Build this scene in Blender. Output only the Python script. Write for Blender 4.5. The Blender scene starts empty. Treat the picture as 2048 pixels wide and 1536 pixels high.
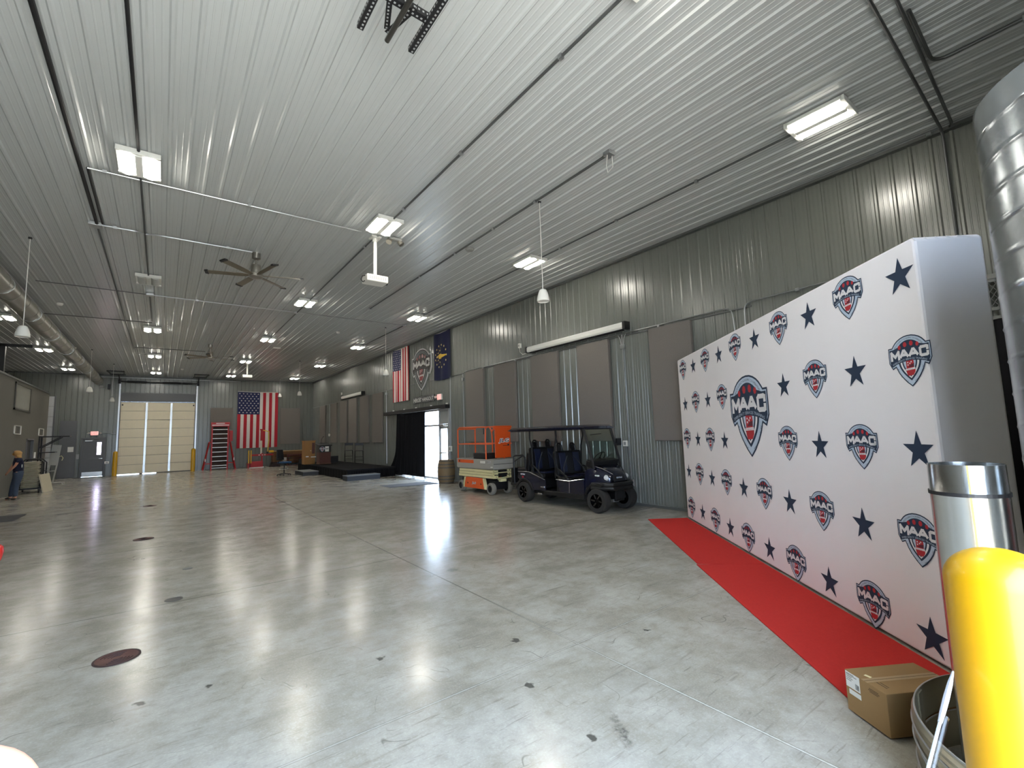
import bpy, bmesh, math, random
from mathutils import Vector, Matrix, Euler
C = bpy.context.scene.collection
SC = bpy.context.scene
PI = math.pi
random.seed(7)

# ---------------------------------------------------------------- camera, world, sun, exposure
def setup_camera():
    yaw, pitch, roll = 0.64747594, 0.10486028, -0.03151077
    fwd = Vector((math.sin(yaw)*math.cos(pitch), math.cos(yaw)*math.cos(pitch), math.sin(pitch)))
    r = Vector((math.cos(yaw), -math.sin(yaw), 0)); u = r.cross(fwd)
    c, s = math.cos(roll), math.sin(roll)
    right = c*r + s*u; up = -s*r + c*u
    cd = bpy.data.cameras.new('camera'); co = bpy.data.objects.new('camera', cd); C.objects.link(co)
    cd.sensor_width = 36.0; cd.lens = 925.8/2048*36.0; cd.clip_start = 0.01; cd.clip_end = 400
    m = Matrix.Identity(4)
    for i in range(3):
        m[i][0] = right[i]; m[i][1] = up[i]; m[i][2] = -fwd[i]
    m[0][3], m[1][3], m[2][3] = 0, 0, 1.72
    co.matrix_world = m
    SC.camera = co
    return Vector((0, 0, 1.72)), right, up, fwd
CAM, RIGHT, UP, FWD = setup_camera()
LAMP = 65.0      # radiance of a lit diffuser
w = bpy.data.worlds.new('sky'); SC.world = w; w.use_nodes = True
bg = w.node_tree.nodes['Background']; bg.inputs[0].default_value = (0.60, 0.765, 1.0, 1); bg.inputs[1].default_value = 17.5
sd = bpy.data.lights.new('sun', 'SUN'); sd.energy = 56.0; sd.angle = 0.01; sd.color = (1, .95, .88)
so = bpy.data.objects.new('sun', sd); C.objects.link(so)
so.rotation_euler = Vector((-0.5, -0.22, 0.83)).to_track_quat('Z', 'Y').to_euler()
SC.view_settings.view_transform = 'Standard'; SC.view_settings.look = 'None'
SC.view_settings.exposure = 0.1; SC.view_settings.gamma = 1.0; SC.view_settings.use_curve_mapping = False
cy = SC.cycles
cy.max_bounces = 9; cy.diffuse_bounces = 5; cy.glossy_bounces = 4; cy.transmission_bounces = 4; cy.transparent_max_bounces = 8
cy.sample_clamp_indirect = 6.0; cy.sample_clamp_direct = 0.0; cy.caustics_reflective = False; cy.caustics_refractive = False
cy.use_denoising = True

# ---------------------------------------------------------------- materials
def L(r, g, b):
    f = lambda c: (c/255/12.92) if c/255 <= .04045 else ((c/255+.055)/1.055)**2.4
    return (f(r), f(g), f(b), 1)
def mat(name, col, rough=.5, metal=0.0, var=.08, scale=6.0, bump=0.0, bscale=60.0, emis=0.0, coat=0.0, stretch=None, spec=.5):
    m = bpy.data.materials.new(name); m.use_nodes = True
    nt = m.node_tree; b = nt.nodes['Principled BSDF']
    tc = nt.nodes.new('ShaderNodeTexCoord'); src = tc.outputs['Object']
    if stretch:
        mp = nt.nodes.new('ShaderNodeMapping'); mp.inputs['Scale'].default_value = stretch
        nt.links.new(src, mp.inputs['Vector']); src = mp.outputs['Vector']
    n = nt.nodes.new('ShaderNodeTexNoise'); n.inputs['Scale'].default_value = scale; n.inputs['Detail'].default_value = 4
    nt.links.new(src, n.inputs['Vector'])
    mx = nt.nodes.new('ShaderNodeMix'); mx.data_type = 'RGBA'
    mx.inputs[6].default_value = tuple(c*(1-var) for c in col[:3])+(1,)
    mx.inputs[7].default_value = tuple(min(1, c*(1+var)) for c in col[:3])+(1,)
    nt.links.new(n.outputs['Fac'], mx.inputs[0]); nt.links.new(mx.outputs[2], b.inputs['Base Color'])
    b.inputs['Roughness'].default_value = rough; b.inputs['Metallic'].default_value = metal
    b.inputs['Specular IOR Level'].default_value = spec
    b.inputs['Coat Weight'].default_value = coat; b.inputs['Coat Roughness'].default_value = .05
    if emis:
        b.inputs['Emission Color'].default_value = col; b.inputs['Emission Strength'].default_value = emis
    if bump:
        n2 = nt.nodes.new('ShaderNodeTexNoise'); n2.inputs['Scale'].default_value = bscale; n2.inputs['Detail'].default_value = 3
        nt.links.new(src, n2.inputs['Vector'])
        bp = nt.nodes.new('ShaderNodeBump'); bp.inputs['Strength'].default_value = bump; bp.inputs['Distance'].default_value = .01
        nt.links.new(n2.outputs['Fac'], bp.inputs['Height']); nt.links.new(bp.outputs['Normal'], b.inputs['Normal'])
    return m
def glass_mat(name, tint=(1, 1, 1, 1), gloss=.08):
    m = bpy.data.materials.new(name); m.use_nodes = True; nt = m.node_tree
    nt.nodes.remove(nt.nodes['Principled BSDF']); out = nt.nodes['Material Output']
    t = nt.nodes.new('ShaderNodeBsdfTransparent'); t.inputs[0].default_value = tint
    g = nt.nodes.new('ShaderNodeBsdfGlossy'); g.inputs['Roughness'].default_value = .02
    lw = nt.nodes.new('ShaderNodeLayerWeight'); pw = nt.nodes.new('ShaderNodeMath'); pw.operation = 'POWER'; pw.inputs[1].default_value = 5
    ma = nt.nodes.new('ShaderNodeMath'); ma.operation = 'MULTIPLY_ADD'; ma.inputs[1].default_value = .6; ma.inputs[2].default_value = .035
    nt.links.new(lw.outputs['Facing'], pw.inputs[0]); nt.links.new(pw.outputs[0], ma.inputs[0])
    mx = nt.nodes.new('ShaderNodeMixShader')
    nt.links.new(ma.outputs[0], mx.inputs[0]); nt.links.new(t.outputs[0], mx.inputs[1]); nt.links.new(g.outputs[0], mx.inputs[2])
    nt.links.new(mx.outputs[0], out.inputs['Surface'])
    return m
def floor_mat():
    m = bpy.data.materials.new('polished_concrete'); m.use_nodes = True; nt = m.node_tree; N = nt.nodes; K = nt.links
    b = N['Principled BSDF']
    tc = N.new('ShaderNodeTexCoord'); P = tc.outputs['Object']
    def noise(sc, det=5, rough=.6, vec=None, dist=0):
        n = N.new('ShaderNodeTexNoise'); n.inputs['Scale'].default_value = sc; n.inputs['Detail'].default_value = det
        n.inputs['Roughness'].default_value = rough; n.inputs['Distortion'].default_value = dist
        K.new(vec or P, n.inputs['Vector']); return n.outputs['Fac']
    def math_(op, a, bb=None, c=None):
        n = N.new('ShaderNodeMath'); n.operation = op
        for i, v in enumerate((a, bb, c)):
            if v is None: continue
            if isinstance(v, (int, float)): n.inputs[i].default_value = v
            else: K.new(v, n.inputs[i])
        return n.outputs[0]
    def ramp(f, lo, hi, a=0.0, z=1.0):
        n = N.new('ShaderNodeMapRange'); n.clamp = True
        K.new(f, n.inputs[0]); n.inputs[1].default_value = lo; n.inputs[2].default_value = hi; n.inputs[3].default_value = a; n.inputs[4].default_value = z
        return n.outputs[0]
    def mixc(f, a, c):
        n = N.new('ShaderNodeMix'); n.data_type = 'RGBA'
        K.new(f, n.inputs[0])
        for i, v in ((6, a), (7, c)):
            if isinstance(v, tuple): n.inputs[i].default_value = v
            else: K.new(v, n.inputs[i])
        return n.outputs[2]
    big = noise(.45, 3, .5); mid = noise(1.9, 6, .62); fine = noise(16, 6, .72); grit = noise(70, 3, .6)
    col = mixc(ramp(big, .25, .75), L(152, 146, 132), L(168, 164, 154))
    col = mixc(ramp(mid, .42, .75, 0, .5), col, L(204, 202, 195))
    col = mixc(ramp(mid, .5, .25, 0, .5), col, L(134, 127, 112))
    col = mixc(ramp(fine, .5, .72, 0, .32), col, L(122, 117, 108))
    col = mixc(ramp(grit, .5, .75, 0, .25), col, L(212, 211, 206))
    col = mixc(ramp(noise(6.5, 6, .7), .46, .72, 0, .34), col, L(122, 117, 107))
    # trowel streaks and short scratches in several directions
    for (ang, sx_, sy_, lo, amt) in ((.25, .6, 2.4, .52, .16), (.9, 2.2, 26, .64, .6), (2.1, 2.4, 30, .645, .6), (2.9, 2.0, 24, .645, .55), (.1, 1.1, 14, .62, .45), (1.5, 3.2, 36, .65, .6), (.5, 4, 40, .66, .6)):
        mp = N.new('ShaderNodeMapping'); mp.inputs['Scale'].default_value = (sx_, sy_, 1); mp.inputs['Rotation'].default_value = (0, 0, ang); K.new(P, mp.inputs['Vector'])
        col = mixc(ramp(noise(1.4, 3, .6, mp.outputs['Vector'], .35), lo, lo+.12, 0, amt), col, L(112, 106, 96))
    # scuff marks: thin warped cell edges, broken up
    vo = N.new('ShaderNodeTexVoronoi'); vo.feature = 'DISTANCE_TO_EDGE'; vo.inputs['Scale'].default_value = 1.7
    wn = N.new('ShaderNodeTexNoise'); wn.inputs['Scale'].default_value = 1.3; wn.inputs['Detail'].default_value = 2; K.new(P, wn.inputs['Vector'])
    va = N.new('ShaderNodeVectorMath'); va.operation = 'MULTIPLY_ADD'; va.inputs[1].default_value = (1.6, 1.6, 0); K.new(wn.outputs['Color'], va.inputs[0]); K.new(P, va.inputs[2])
    K.new(va.outputs[0], vo.inputs['Vector'])
    sc = math_('MULTIPLY', ramp(vo.outputs['Distance'], .0, .006, 1, 0), ramp(noise(2.3, 3), .54, .6))
    col = mixc(math_('MULTIPLY', sc, .6), col, L(70, 66, 60))
    sx = N.new('ShaderNodeSeparateXYZ'); K.new(P, sx.inputs[0])
    X, Y = sx.outputs[0], sx.outputs[1]
    jw = ramp(noise(30, 2), .3, .7, .003, .007)
    d1 = math_('ABSOLUTE', math_('SUBTRACT', X, 2.767))
    d3 = math_('ABSOLUTE', math_('SUBTRACT', math_('FLOORED_MODULO', math_('SUBTRACT', Y, 1.1), 3.57), 1.785))
    dj = math_('MINIMUM', d1, d3)
    jt = math_('LESS_THAN', dj, jw)
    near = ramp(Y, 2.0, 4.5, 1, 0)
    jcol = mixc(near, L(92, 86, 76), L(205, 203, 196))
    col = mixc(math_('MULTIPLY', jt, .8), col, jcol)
    edge = math_('MULTIPLY', math_('LESS_THAN', dj, .012), math_('SUBTRACT', 1, jt))
    col = mixc(math_('MULTIPLY', edge, .35), col, L(84, 80, 72))
    # dark oil spots
    spots = [((1031.5, 1280), .055), ((1057.7, 1370), .05), ((1185, 1476), .05), ((761, 1317), .05), ((1293, 1260), .035), ((418, 1372), .045), ((280, 1407), .06), ((905, 1140), .12)]
    wn2 = N.new('ShaderNodeTexNoise'); wn2.inputs['Scale'].default_value = 18; K.new(P, wn2.inputs['Vector'])
    vb = N.new('ShaderNodeVectorMath'); vb.operation = 'MULTIPLY_ADD'; vb.inputs[1].default_value = (.09, .09, 0); K.new(wn2.outputs['Color'], vb.inputs[0]); K.new(P, vb.inputs[2])
    for (px, r) in spots:
        p = floor_pt(*px)
        dn = N.new('ShaderNodeVectorMath'); dn.operation = 'DISTANCE'; K.new(vb.outputs[0], dn.inputs[0]); dn.inputs[1].default_value = (p.x+.045, p.y+.045, 0)
        f = ramp(dn.outputs['Value'], r*.45, r*.75, .85 if r < .1 else .35, 0)
        col = mixc(f, col, L(52, 50, 46))
    a, bq = floor_pt(1222, 1412), floor_pt(1262, 1490)
    mp2 = N.new('ShaderNodeMapping'); mp2.vector_type = 'TEXTURE'; mid_ = (a+bq)/2; dv = bq-a
    mp2.inputs['Location'].default_value = mid_; mp2.inputs['Rotation'].default_value = (0, 0, math.atan2(dv.y, dv.x)); mp2.inputs['Scale'].default_value = (dv.length*.55, .035, 1)
    K.new(vb.outputs[0], mp2.inputs['Vector'])
    ln = N.new('ShaderNodeVectorMath'); ln.operation = 'LENGTH'; K.new(mp2.outputs[0], ln.inputs[0])
    col = mixc(math_('MULTIPLY', ramp(ln.outputs['Value'], .3, 1.1, .75, 0), ramp(noise(40, 4), .35, .6)), col, L(70, 66, 60))
    K.new(col, b.inputs['Base Color'])
    K.new(ramp(noise(2.6, 5, .7),   .2, .8, .15, .265), b.inputs['Roughness'])
    b.inputs['Specular IOR Level'].default_value = .75
    return m
def ray_dir(px, py):
    return RIGHT*(px-1024) - UP*(py-768) + FWD*925.8
def at(px, py, axis, val):
    """where the line of sight of a photo pixel meets a plane of the hall (used to survey positions)"""
    d = ray_dir(px, py); t = (val-CAM[axis])/d[axis]
    return CAM + d*t
def floor_pt(px, py): return at(px, py, 2, 0.0)

# ---------------------------------------------------------------- mesh builder
def rot_to(d):
    return Vector(d).normalized().to_track_quat('Z', 'Y').to_matrix()
class MB:
    def __init__(s): s.bm = bmesh.new(); s.mi = 0
    def face(s, pts):
        f = s.bm.faces.new([s.bm.verts.new(Vector(p)) for p in pts]); f.material_index = s.mi; return f
    def mesh(s, verts, faces, M=None):
        vs = [s.bm.verts.new((M @ Vector(v)) if M else Vector(v)) for v in verts]
        for f in faces:
            try:
                ff = s.bm.faces.new([vs[i] for i in f]); ff.material_index = s.mi
            except ValueError: pass
        return s
    def box(s, c, d, rot=None, top=(1, 1)):
        hx, hy, hz = d[0]/2, d[1]/2, d[2]/2
        V = [(-hx, -hy, -hz), (hx, -hy, -hz), (hx, hy, -hz), (-hx, hy, -hz)]
        tx, ty = top
        V += [(-hx*tx, -hy*ty, hz), (hx*tx, -hy*ty, hz), (hx*tx, hy*ty, hz), (-hx*tx, hy*ty, hz)]
        R = Matrix.Identity(3) if rot is None else (rot if isinstance(rot, Matrix) else Euler(rot).to_matrix())
        V = [R @ Vector(v)+Vector(c) for v in V]
        return s.mesh(V, [(3, 2, 1, 0), (4, 5, 6, 7), (0, 1, 5, 4), (1, 2, 6, 5), (2, 3, 7, 6), (3, 0, 4, 7)])
    def bb(s, x0, x1, y0, y1, z0, z1):
        return s.box(((x0+x1)/2, (y0+y1)/2, (z0+z1)/2), (x1-x0, y1-y0, z1-z0))
    def bar(s, a, b, wd, ht):
        a, b = Vector(a), Vector(b); d = b-a
        return s.box((a+b)/2, (wd, ht, d.length), rot_to(d))
    def cyl(s, p0, p1, r0, r1=None, n=16, cap=True):
        r1 = r0 if r1 is None else r1
        p0, p1 = Vector(p0), Vector(p1); R = rot_to(p1-p0)
        V = []
        for p, r in ((p0, r0), (p1, r1)):
            V += [p+R @ Vector((r*math.cos(2*PI*i/n), r*math.sin(2*PI*i/n), 0)) for i in range(n)]
        F = [(i, (i+1) % n, n+(i+1) % n, n+i) for i in range(n)]
        if cap: F += [tuple(range(n))[::-1], tuple(range(n, 2*n))]
        return s.mesh(V, F)
    def tube(s, pts, r, n=8, closed=False, cap=True):
        pts = [Vector(p) for p in pts]; m = len(pts); V = []; prev = None
        for i, p in enumerate(pts):
            a = pts[i-1] if (i > 0 or closed) else pts[i]; b = pts[(i+1) % m] if (i < m-1 or closed) else pts[i]
            d = (b-a).normalized()
            if prev is None:
                x = d.orthogonal().normalized()
            else:
                x = (prev-d*prev.dot(d)).normalized()
            prev = x; y = d.cross(x)
            rr = r[i] if isinstance(r, (list, tuple)) else r
            V += [p+(x*math.cos(2*PI*k/n)+y*math.sin(2*PI*k/n))*rr for k in range(n)]
        F = []
        for i in range(m if closed else m-1):
            j = (i+1) % m
            F += [(i*n+k, i*n+(k+1) % n, j*n+(k+1) % n, j*n+k) for k in range(n)]
        if not closed and cap: F += [tuple(range(n))[::-1], tuple(range((m-1)*n, m*n))]
        return s.mesh(V, F)
    def lathe(s, prof, c=(0, 0, 0), n=24, M=None, a0=0.0, a1=2*PI):
        full = abs(a1-a0-2*PI) < 1e-6; cols = n if full else n+1; V = []
        for (r, z) in prof:
            for i in range(cols):
                a = a0+(a1-a0)*i/n; V.append(Vector((r*math.cos(a), r*math.sin(a), z)))
        F = []
        for j in range(len(prof)-1):
            for i in range(n):
                k = (i+1) % cols
                F.append((j*cols+i, j*cols+k, (j+1)*cols+k, (j+1)*cols+i))
        if M is None: M = Matrix.Translation(Vector(c))
        return s.mesh(V, F, M)
    def prism(s, out, M, depth):
        n = len(out)
        V = [M @ Vector((x, y, 0)) for x, y in out]+[M @ Vector((x, y, depth)) for x, y in out]
        return s.mesh(V, [tuple(range(n))[::-1], tuple(range(n, 2*n))]+[(i, (i+1) % n, n+(i+1) % n, n+i) for i in range(n)])
    def ball(s, c, r, n=12, sq=(1, 1, 1)):
        prof = [(r*math.sin(PI*i/n), -r*math.cos(PI*i/n)) for i in range(n+1)]
        prof[0] = (1e-4, -r); prof[-1] = (1e-4, r)
        return s.lathe(prof, n=n*2, M=Matrix.Translation(Vector(c)) @ Matrix.Diagonal((*sq, 1)))
    def build(s, name, mats, parent=None, smooth=False, bevel=0.0, merge=0.0):
        if merge: bmesh.ops.remove_doubles(s.bm, verts=s.bm.verts, dist=merge)
        bmesh.ops.recalc_face_normals(s.bm, faces=s.bm.faces)
        me = bpy.data.meshes.new(name); s.bm.to_mesh(me); s.bm.free()
        for m in (mats if isinstance(mats, (list, tuple)) else [mats]): me.materials.append(m)
        o = bpy.data.objects.new(name, me); C.objects.link(o)
        if parent: o.parent = parent
        if smooth:
            for p in me.polygons: p.use_smooth = True
            me.set_sharp_from_angle(angle=math.radians(38))
        if bevel:
            b = o.modifiers.new('bevel', 'BEVEL'); b.width = bevel; b.segments = 2; b.limit_method = 'ANGLE'; b.angle_limit = math.radians(40)
        return o
def tag(o, label, cat, group=None, kind=None):
    o['label'] = label; o['category'] = cat
    if group: o['group'] = group
    if kind: o['kind'] = kind
    return o
def struct(o, label=None, cat=None):
    o['kind'] = 'structure'
    if label: o['label'] = label; o['category'] = cat
    return o
def thing(name, label, cat, loc=(0, 0, 0), rz=0.0, group=None):
    o = bpy.data.objects.new(name, None); C.objects.link(o); o.empty_display_size = .1
    o.location = loc; o.rotation_euler = (0, 0, rz)
    return tag(o, label, cat, group)
def copy_tree(o, parent=None):
    c = o.copy(); C.objects.link(c)
    if parent: c.parent = parent
    for ch in list(o.children): copy_tree(ch, c)
    return c
_tcache = {}
def text_geo(body, bold=0.0, res=2):
    """outline letters as flat polygons; cap height about 0.7, centred"""
    k = (body, bold, res)
    if k in _tcache: return _tcache[k]
    cu = bpy.data.curves.new('lettering', 'FONT'); cu.body = body; cu.resolution_u = res; cu.offset = bold
    cu.align_x = 'CENTER'; cu.align_y = 'CENTER'; cu.fill_mode = 'FRONT'
    o = bpy.data.objects.new('lettering', cu); C.objects.link(o)
    dg = bpy.context.evaluated_depsgraph_get(); dg.update()
    me = o.evaluated_get(dg).to_mesh()
    V = [tuple(v.co) for v in me.vertices]; F = [tuple(p.vertices) for p in me.polygons]
    o.evaluated_get(dg).to_mesh_clear(); bpy.data.objects.remove(o); bpy.data.curves.remove(cu)
    if V:
        x0, x1 = min(v[0] for v in V), max(v[0] for v in V); y0, y1 = min(v[1] for v in V), max(v[1] for v in V)
        V = [(v[0]-(x0+x1)/2, v[1]-(y0+y1)/2, 0) for v in V]
        _tcache[k] = (V, F, x1-x0, y1-y0)
    return _tcache[k]
def put_text(mb, body, M, width=None, height=None, bold=0.0, mi=0):
    V, F, tw, th = text_geo(body, bold)
    sx = (width/tw) if width else height/th; sy = (height/th) if height else sx
    old = mb.mi; mb.mi = mi
    mb.mesh([M @ Vector((x*sx, y*sy, 0)) for x, y, z in V], F); mb.mi = old
def frame(o, x, y):
    """matrix with local x,y along the given world directions, z their cross product"""
    x = Vector(x).normalized(); y = Vector(y).normalized(); z = x.cross(y)
    m = Matrix.Identity(4)
    for i in range(3): m[i][0] = x[i]; m[i][1] = y[i]; m[i][2] = z[i]; m[i][3] = o[i]
    return m
def star2d(r, n=5, ri=.39, a0=PI/2):
    return [((r if i % 2 == 0 else r*ri)*math.cos(a0+PI*i/n), (r if i % 2 == 0 else r*ri)*math.sin(a0+PI*i/n)) for i in range(2*n)]
def arc_pts(c, r, a0, a1, n, plane='xz'):
    out = []
    for i in range(n+1):
        a = a0+(a1-a0)*i/n; p, q = r*math.cos(a), r*math.sin(a)
        out.append(Vector(c)+(Vector((p, 0, q)) if plane == 'xz' else Vector((0, p, q)) if plane == 'yz' else Vector((p, q, 0))))
    return out
# ---------------------------------------------------------------- the hall
H, XR, YB, YF, XBOX, XL = 5.80, 8.67, 35.4, -0.95, -4.45, -9.6
CEIL = mat('ceiling_liner_steel', L(192, 195, 194), .27, .0, .03, 3, spec=.75, bump=.10, bscale=16, stretch=(1, .03, 1))
WALL = mat('wall_liner_steel', L(110, 113, 107), .25, 0, .04, 2, spec=.75, bump=.14, bscale=16, stretch=(1, 1, .03))
SMOOTHGREY = mat('painted_drywall', L(102, 100, 92), .75, 0, .05, 3)
TRIM = mat('dark_trim_steel', L(88, 90, 88), .4, 0, .05, 3)
FLOOR = floor_mat()
GALV = mat('galvanised_steel', L(190, 192, 192), .32, .9, .1, 12)
CONDUIT = mat('conduit_steel', L(170, 172, 172), .35, .8, .06, 12)
DARKCONDUIT = mat('aged_conduit_steel', L(92, 94, 94), .5, .5, .06, 12)
BLACKSTEEL = mat('black_steel', L(30, 30, 32), .5, .3, .1, 20)
BLACK = mat('black_plastic', L(22, 22, 24), .5, 0, .1, 20)
WHITEP = mat('white_plastic', L(228, 227, 220), .4, 0, .03, 10)
WHITEPAINT = mat('white_painted_metal', L(222, 222, 216), .35, 0, .03, 10)
PAPER = mat('white_paper', L(226, 224, 216), .8, 0, .03, 10)
INK = mat('black_ink', L(28, 28, 30), .7, 0, .05, 10)
GLASS = glass_mat('clear_glass')
DOORGREY = mat('door_grey_paint', L(92, 93, 95), .45, 0, .05, 6)
PANELSKIN = mat('insulated_door_skin', L(226, 216, 192), .55, 0, .04, 5, bump=.1, bscale=30)
STAINLESS = mat('stainless_steel', L(200, 196, 188), .28, 1.0, .06, 8, stretch=(1, 1, 14))
CONC_OUT = mat('outdoor_concrete', L(190, 186, 176), .85, 0, .1, 2)

RIB = [(0, 0), (.085, 0), (.0925, .019), (.1075, .019), (.115, 0), (.16, 0), (.164, .003), (.174, .003), (.178, 0), (.022+.0, 0)]
def rib_profile(w, phase=0.0, pitch=.2286, h=.019):
    pts = [(0.0, 0.0)]; k = math.floor((0-phase)/pitch)-1
    while True:
        b = phase+k*pitch
        if b > w: break
        for dx, dz in ((-.031, 0), (-.013, h), (.013, h), (.031, 0), (.070, 0), (.074, .003), (.086, .003), (.090, 0), (.138, 0), (.142, .003), (.154, .003), (.158, 0)):
            x = b+dx
            if 1e-4 < x < w-1e-4: pts.append((x, dz))
        k += 1
    pts.append((w, 0.0)); pts.sort(key=lambda p: p[0]); return pts
def ribbed(mb, M, rects, phase=0.0, h=.019, thick=.06):
    """profiled steel sheet: each rect (x0,x1,y0,y1) in the local frame, ribs along local y, standing out along local z"""
    for (x0, x1, y0, y1) in rects:
        pr = rib_profile(x1-x0, phase-x0, h=h); n = len(pr)
        V = [M @ Vector((x0+x, y, z)) for y in (y0, y1) for x, z in pr]
        V += [M @ Vector((x, y, -thick)) for y in (y0, y1) for x in (x0, x1)]
        F = [(i, i+1, n+i+1, n+i) for i in range(n-1)]
        b = 2*n
        F += [(b, b+1, b+3, b+2), tuple(range(n))+(b+1, b), tuple(range(n, 2*n))+(b+3, b+2), (0, b, b+2, n), (n-1, b+1, b+3, 2*n-1)]
        mb.mesh(V, F)
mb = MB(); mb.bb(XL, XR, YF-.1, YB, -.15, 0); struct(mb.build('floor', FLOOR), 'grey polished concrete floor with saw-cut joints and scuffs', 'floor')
mb = MB(); ribbed(mb, frame((0, 0, H), (-1, 0, 0), (0, 1, 0)), [(-XR, -XL, YF, YB)], phase=.409+.1143)
struct(mb.build('ceiling', CEIL), 'pale ribbed steel ceiling', 'ceiling')
mb = MB(); ribbed(mb, frame((XR, 0, 0), (0, -1, 0), (0, 0, 1)), [(-15.46, -YF, 0, H), (-19.75, -15.46, 2.74, H), (-YB, -19.75, 0, H)], phase=.05)
struct(mb.build('wall_right', WALL), 'ribbed grey steel wall on the right', 'wall')
mb = MB(); ribbed(mb, frame((0, YB, 0), (1, 0, 0), (0, 0, 1)), [(XL, -8.2, 0, H), (-8.2, -4.78, 4.5, H), (-4.78, -3.56, 0, H), (-3.56, -2.60, 2.14, H), (-2.60, -2.0, 0, H), (-2.0, 1.6, 4.78, H), (1.6, XR, 0, H)])
struct(mb.build('wall_back', WALL), 'ribbed grey steel back wall', 'wall')
mb = MB(); ribbed(mb, frame((0, YF, 0), (-1, 0, 0), (0, 0, 1)), [(-XR, -2.3, 0, H), (-2.3, 2.0, 4.3, H), (2.0, -XL, 0, H)])  # unseen bay opening, shaped wider on the right to admit more daylight
struct(mb.build('wall_front', WALL), 'ribbed steel wall behind the viewer with an open bay', 'wall')
mb = MB(); mb.bb(XL-.1, XL, YF, YB, 0, H); struct(mb.build('wall_outer', WALL), 'outer wall beyond the inner office block', 'wall')
mb = MB(); mb.bb(XBOX-.15, XBOX, YF, 27.35, 0, 4.28); mb.bb(XBOX-.15, XBOX, 27.35, 28.6, 2.06, 4.28); mb.bb(XBOX-.15, XBOX, 28.6, 31.4, 0, 4.28); mb.bb(XL, XBOX-.15, 31.25, 31.4, 0, 4.28)
wl = struct(mb.build('wall_left', SMOOTHGREY), 'smooth grey office-block wall on the left', 'wall')
mb = MB(); mb.bb(XBOX-.2, XBOX+.03, YF, 31.45, 4.28, 4.34); struct(mb.build('trim_1', TRIM), 'cap trim along the top of the left office wall', 'trim')
mb = MB(); mb.bb(XR-.10, XR-.0, YF, YB, H-.07, H-.02); struct(mb.build('trim_2', TRIM), 'dark angle trim where right wall meets ceiling', 'trim')
mb = MB(); mb.bb(-9.5, XR-.1, YB-.07, YB, H-.07, H-.02); struct(mb.build('trim_3', TRIM), 'dark angle trim where back wall meets ceiling', 'trim')
mb = MB(); mb.bb(XR-.035, XR, 4.0, 15.4, 3.955-.045, 3.955-.02); mb.bb(XR-.03, XR, 15.3, 21.6, 3.955-.02, 3.955); mb.bb(XR-.03, XR, 21.6, YB, 3.935, 3.955)
struct(mb.build('trim_4', TRIM), 'joint trim along the right wall panels', 'trim')
mb = MB(); mb.bb(XR-.03, XR-.0, YF, 15.4, 0, .06); mb.bb(XR-.03, XR, 19.8, YB, 0, .06); struct(mb.build('baseboard_right', TRIM), 'base trim along right wall', 'baseboard')
mb = MB(); mb.bb(-3.82, -3.72, YB-.06, YB, 0, H-.07); struct(mb.build('trim_5', WALL), 'vertical corner trim on the back wall left of the exit door', 'trim')
mb = MB(); mb.bb(-2.08, -2.0, YB-.05, YB+.02, 0, 4.78); mb.bb(1.6, 1.68, YB-.05, YB+.02, 0, 4.78); mb.bb(-2.0, 1.6, YB-.04, YB+.02, 4.25, 4.78)
struct(mb.build('trim_6', DOORGREY), 'smooth header and jambs round the back overhead door', 'trim')
mb = MB(); mb.bb(-60, 60, -60, YF-.1, -.16, -.02); mb.bb(XR+.06, 60, YF-.1, 80, -.16, -.02); mb.bb(-60, XR+.06, YB+.06, 100, -.16, -.02)
struct(mb.build('ground_outside', CONC_OUT), 'sunlit concrete apron outside', 'ground')

# ---- back overhead door (eight insulated sections, galvanised stiles, high-lift tracks)
def overhead_door(name, x0, x1, ztop, nsec, nst, label, skin=None):
    skin = skin or PANELSKIN
    t = struct(thing(name, label, 'door', ((x0+x1)/2, YB, 0))); w = x1-x0; hh = (ztop-.03)/nsec
    for i in range(nsec):
        mb = MB(); z0 = .03+i*hh
        mb.bb(-w/2, w/2, 0, .034, z0+.006, z0+hh-.006)
        sw = w/(nst+1)
        for k in range(nst+1): mb.bb(-w/2+k*sw+.09, -w/2+(k+1)*sw-.09, -.008, .01, z0+.03, z0+hh-.03)
        mb.build('section', skin, t, bevel=.004)
    for k in range(nst):
        mb = MB(); sx = -w/2+(k+1)*w/(nst+1)
        for i in range(nsec):
            mb.bb(sx-.05, sx+.05, -.014, .005, .03+i*hh+.03, .03+(i+1)*hh-.03)
            if i: mb.bb(sx-.035, sx+.035, -.03, 0, .03+i*hh-.06, .03+i*hh+.06)
        mb.build('hinge_stile', GALV, t)
    mb = MB(); mb.bb(-w/2, w/2, .035, .05, .03, ztop+.03); mb.build('daylight_backing', DOORGREY, t)  # added sheet behind the sections, blocks daylight at the gaps
    mb = MB(); mb.mi = 0
    for (a, b) in ((-w/2+.25, -w/2+.95), (-w/2+1.2, -w/2+1.75)): pass
    mb.bb(-w/2+1.0, -w/2+1.15, 0, .05, 0, .03); mb.bb(-w/2+1.8, w/2, 0, .05, 0, .03); mb.build('bottom_seal', BLACK, t)
    return t
d1 = overhead_door('door_1', -2.0, 1.6, 4.22, 8, 2, 'cream sectional overhead door in the back wall')
mb = MB()
for sx in (-1, 1):
    x = sx*1.86
    mb.bb(x-.025, x+.025, -.09, -.05, .3, 5.4); mb.bb(x-.05*(sx < 0), x+.05*(sx > 0), -.05, -.02, .3, 5.4)
    for i in range(9): mb.bb(x-.03, x+.03, -.05, 0, .6+i*.55, .66+i*.55)
mb.build('lift_track', GALV, d1)
mb = MB(); mb.cyl((-1.95, -.25, 5.42), (1.95, -.25, 5.42), .035, n=10)
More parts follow.
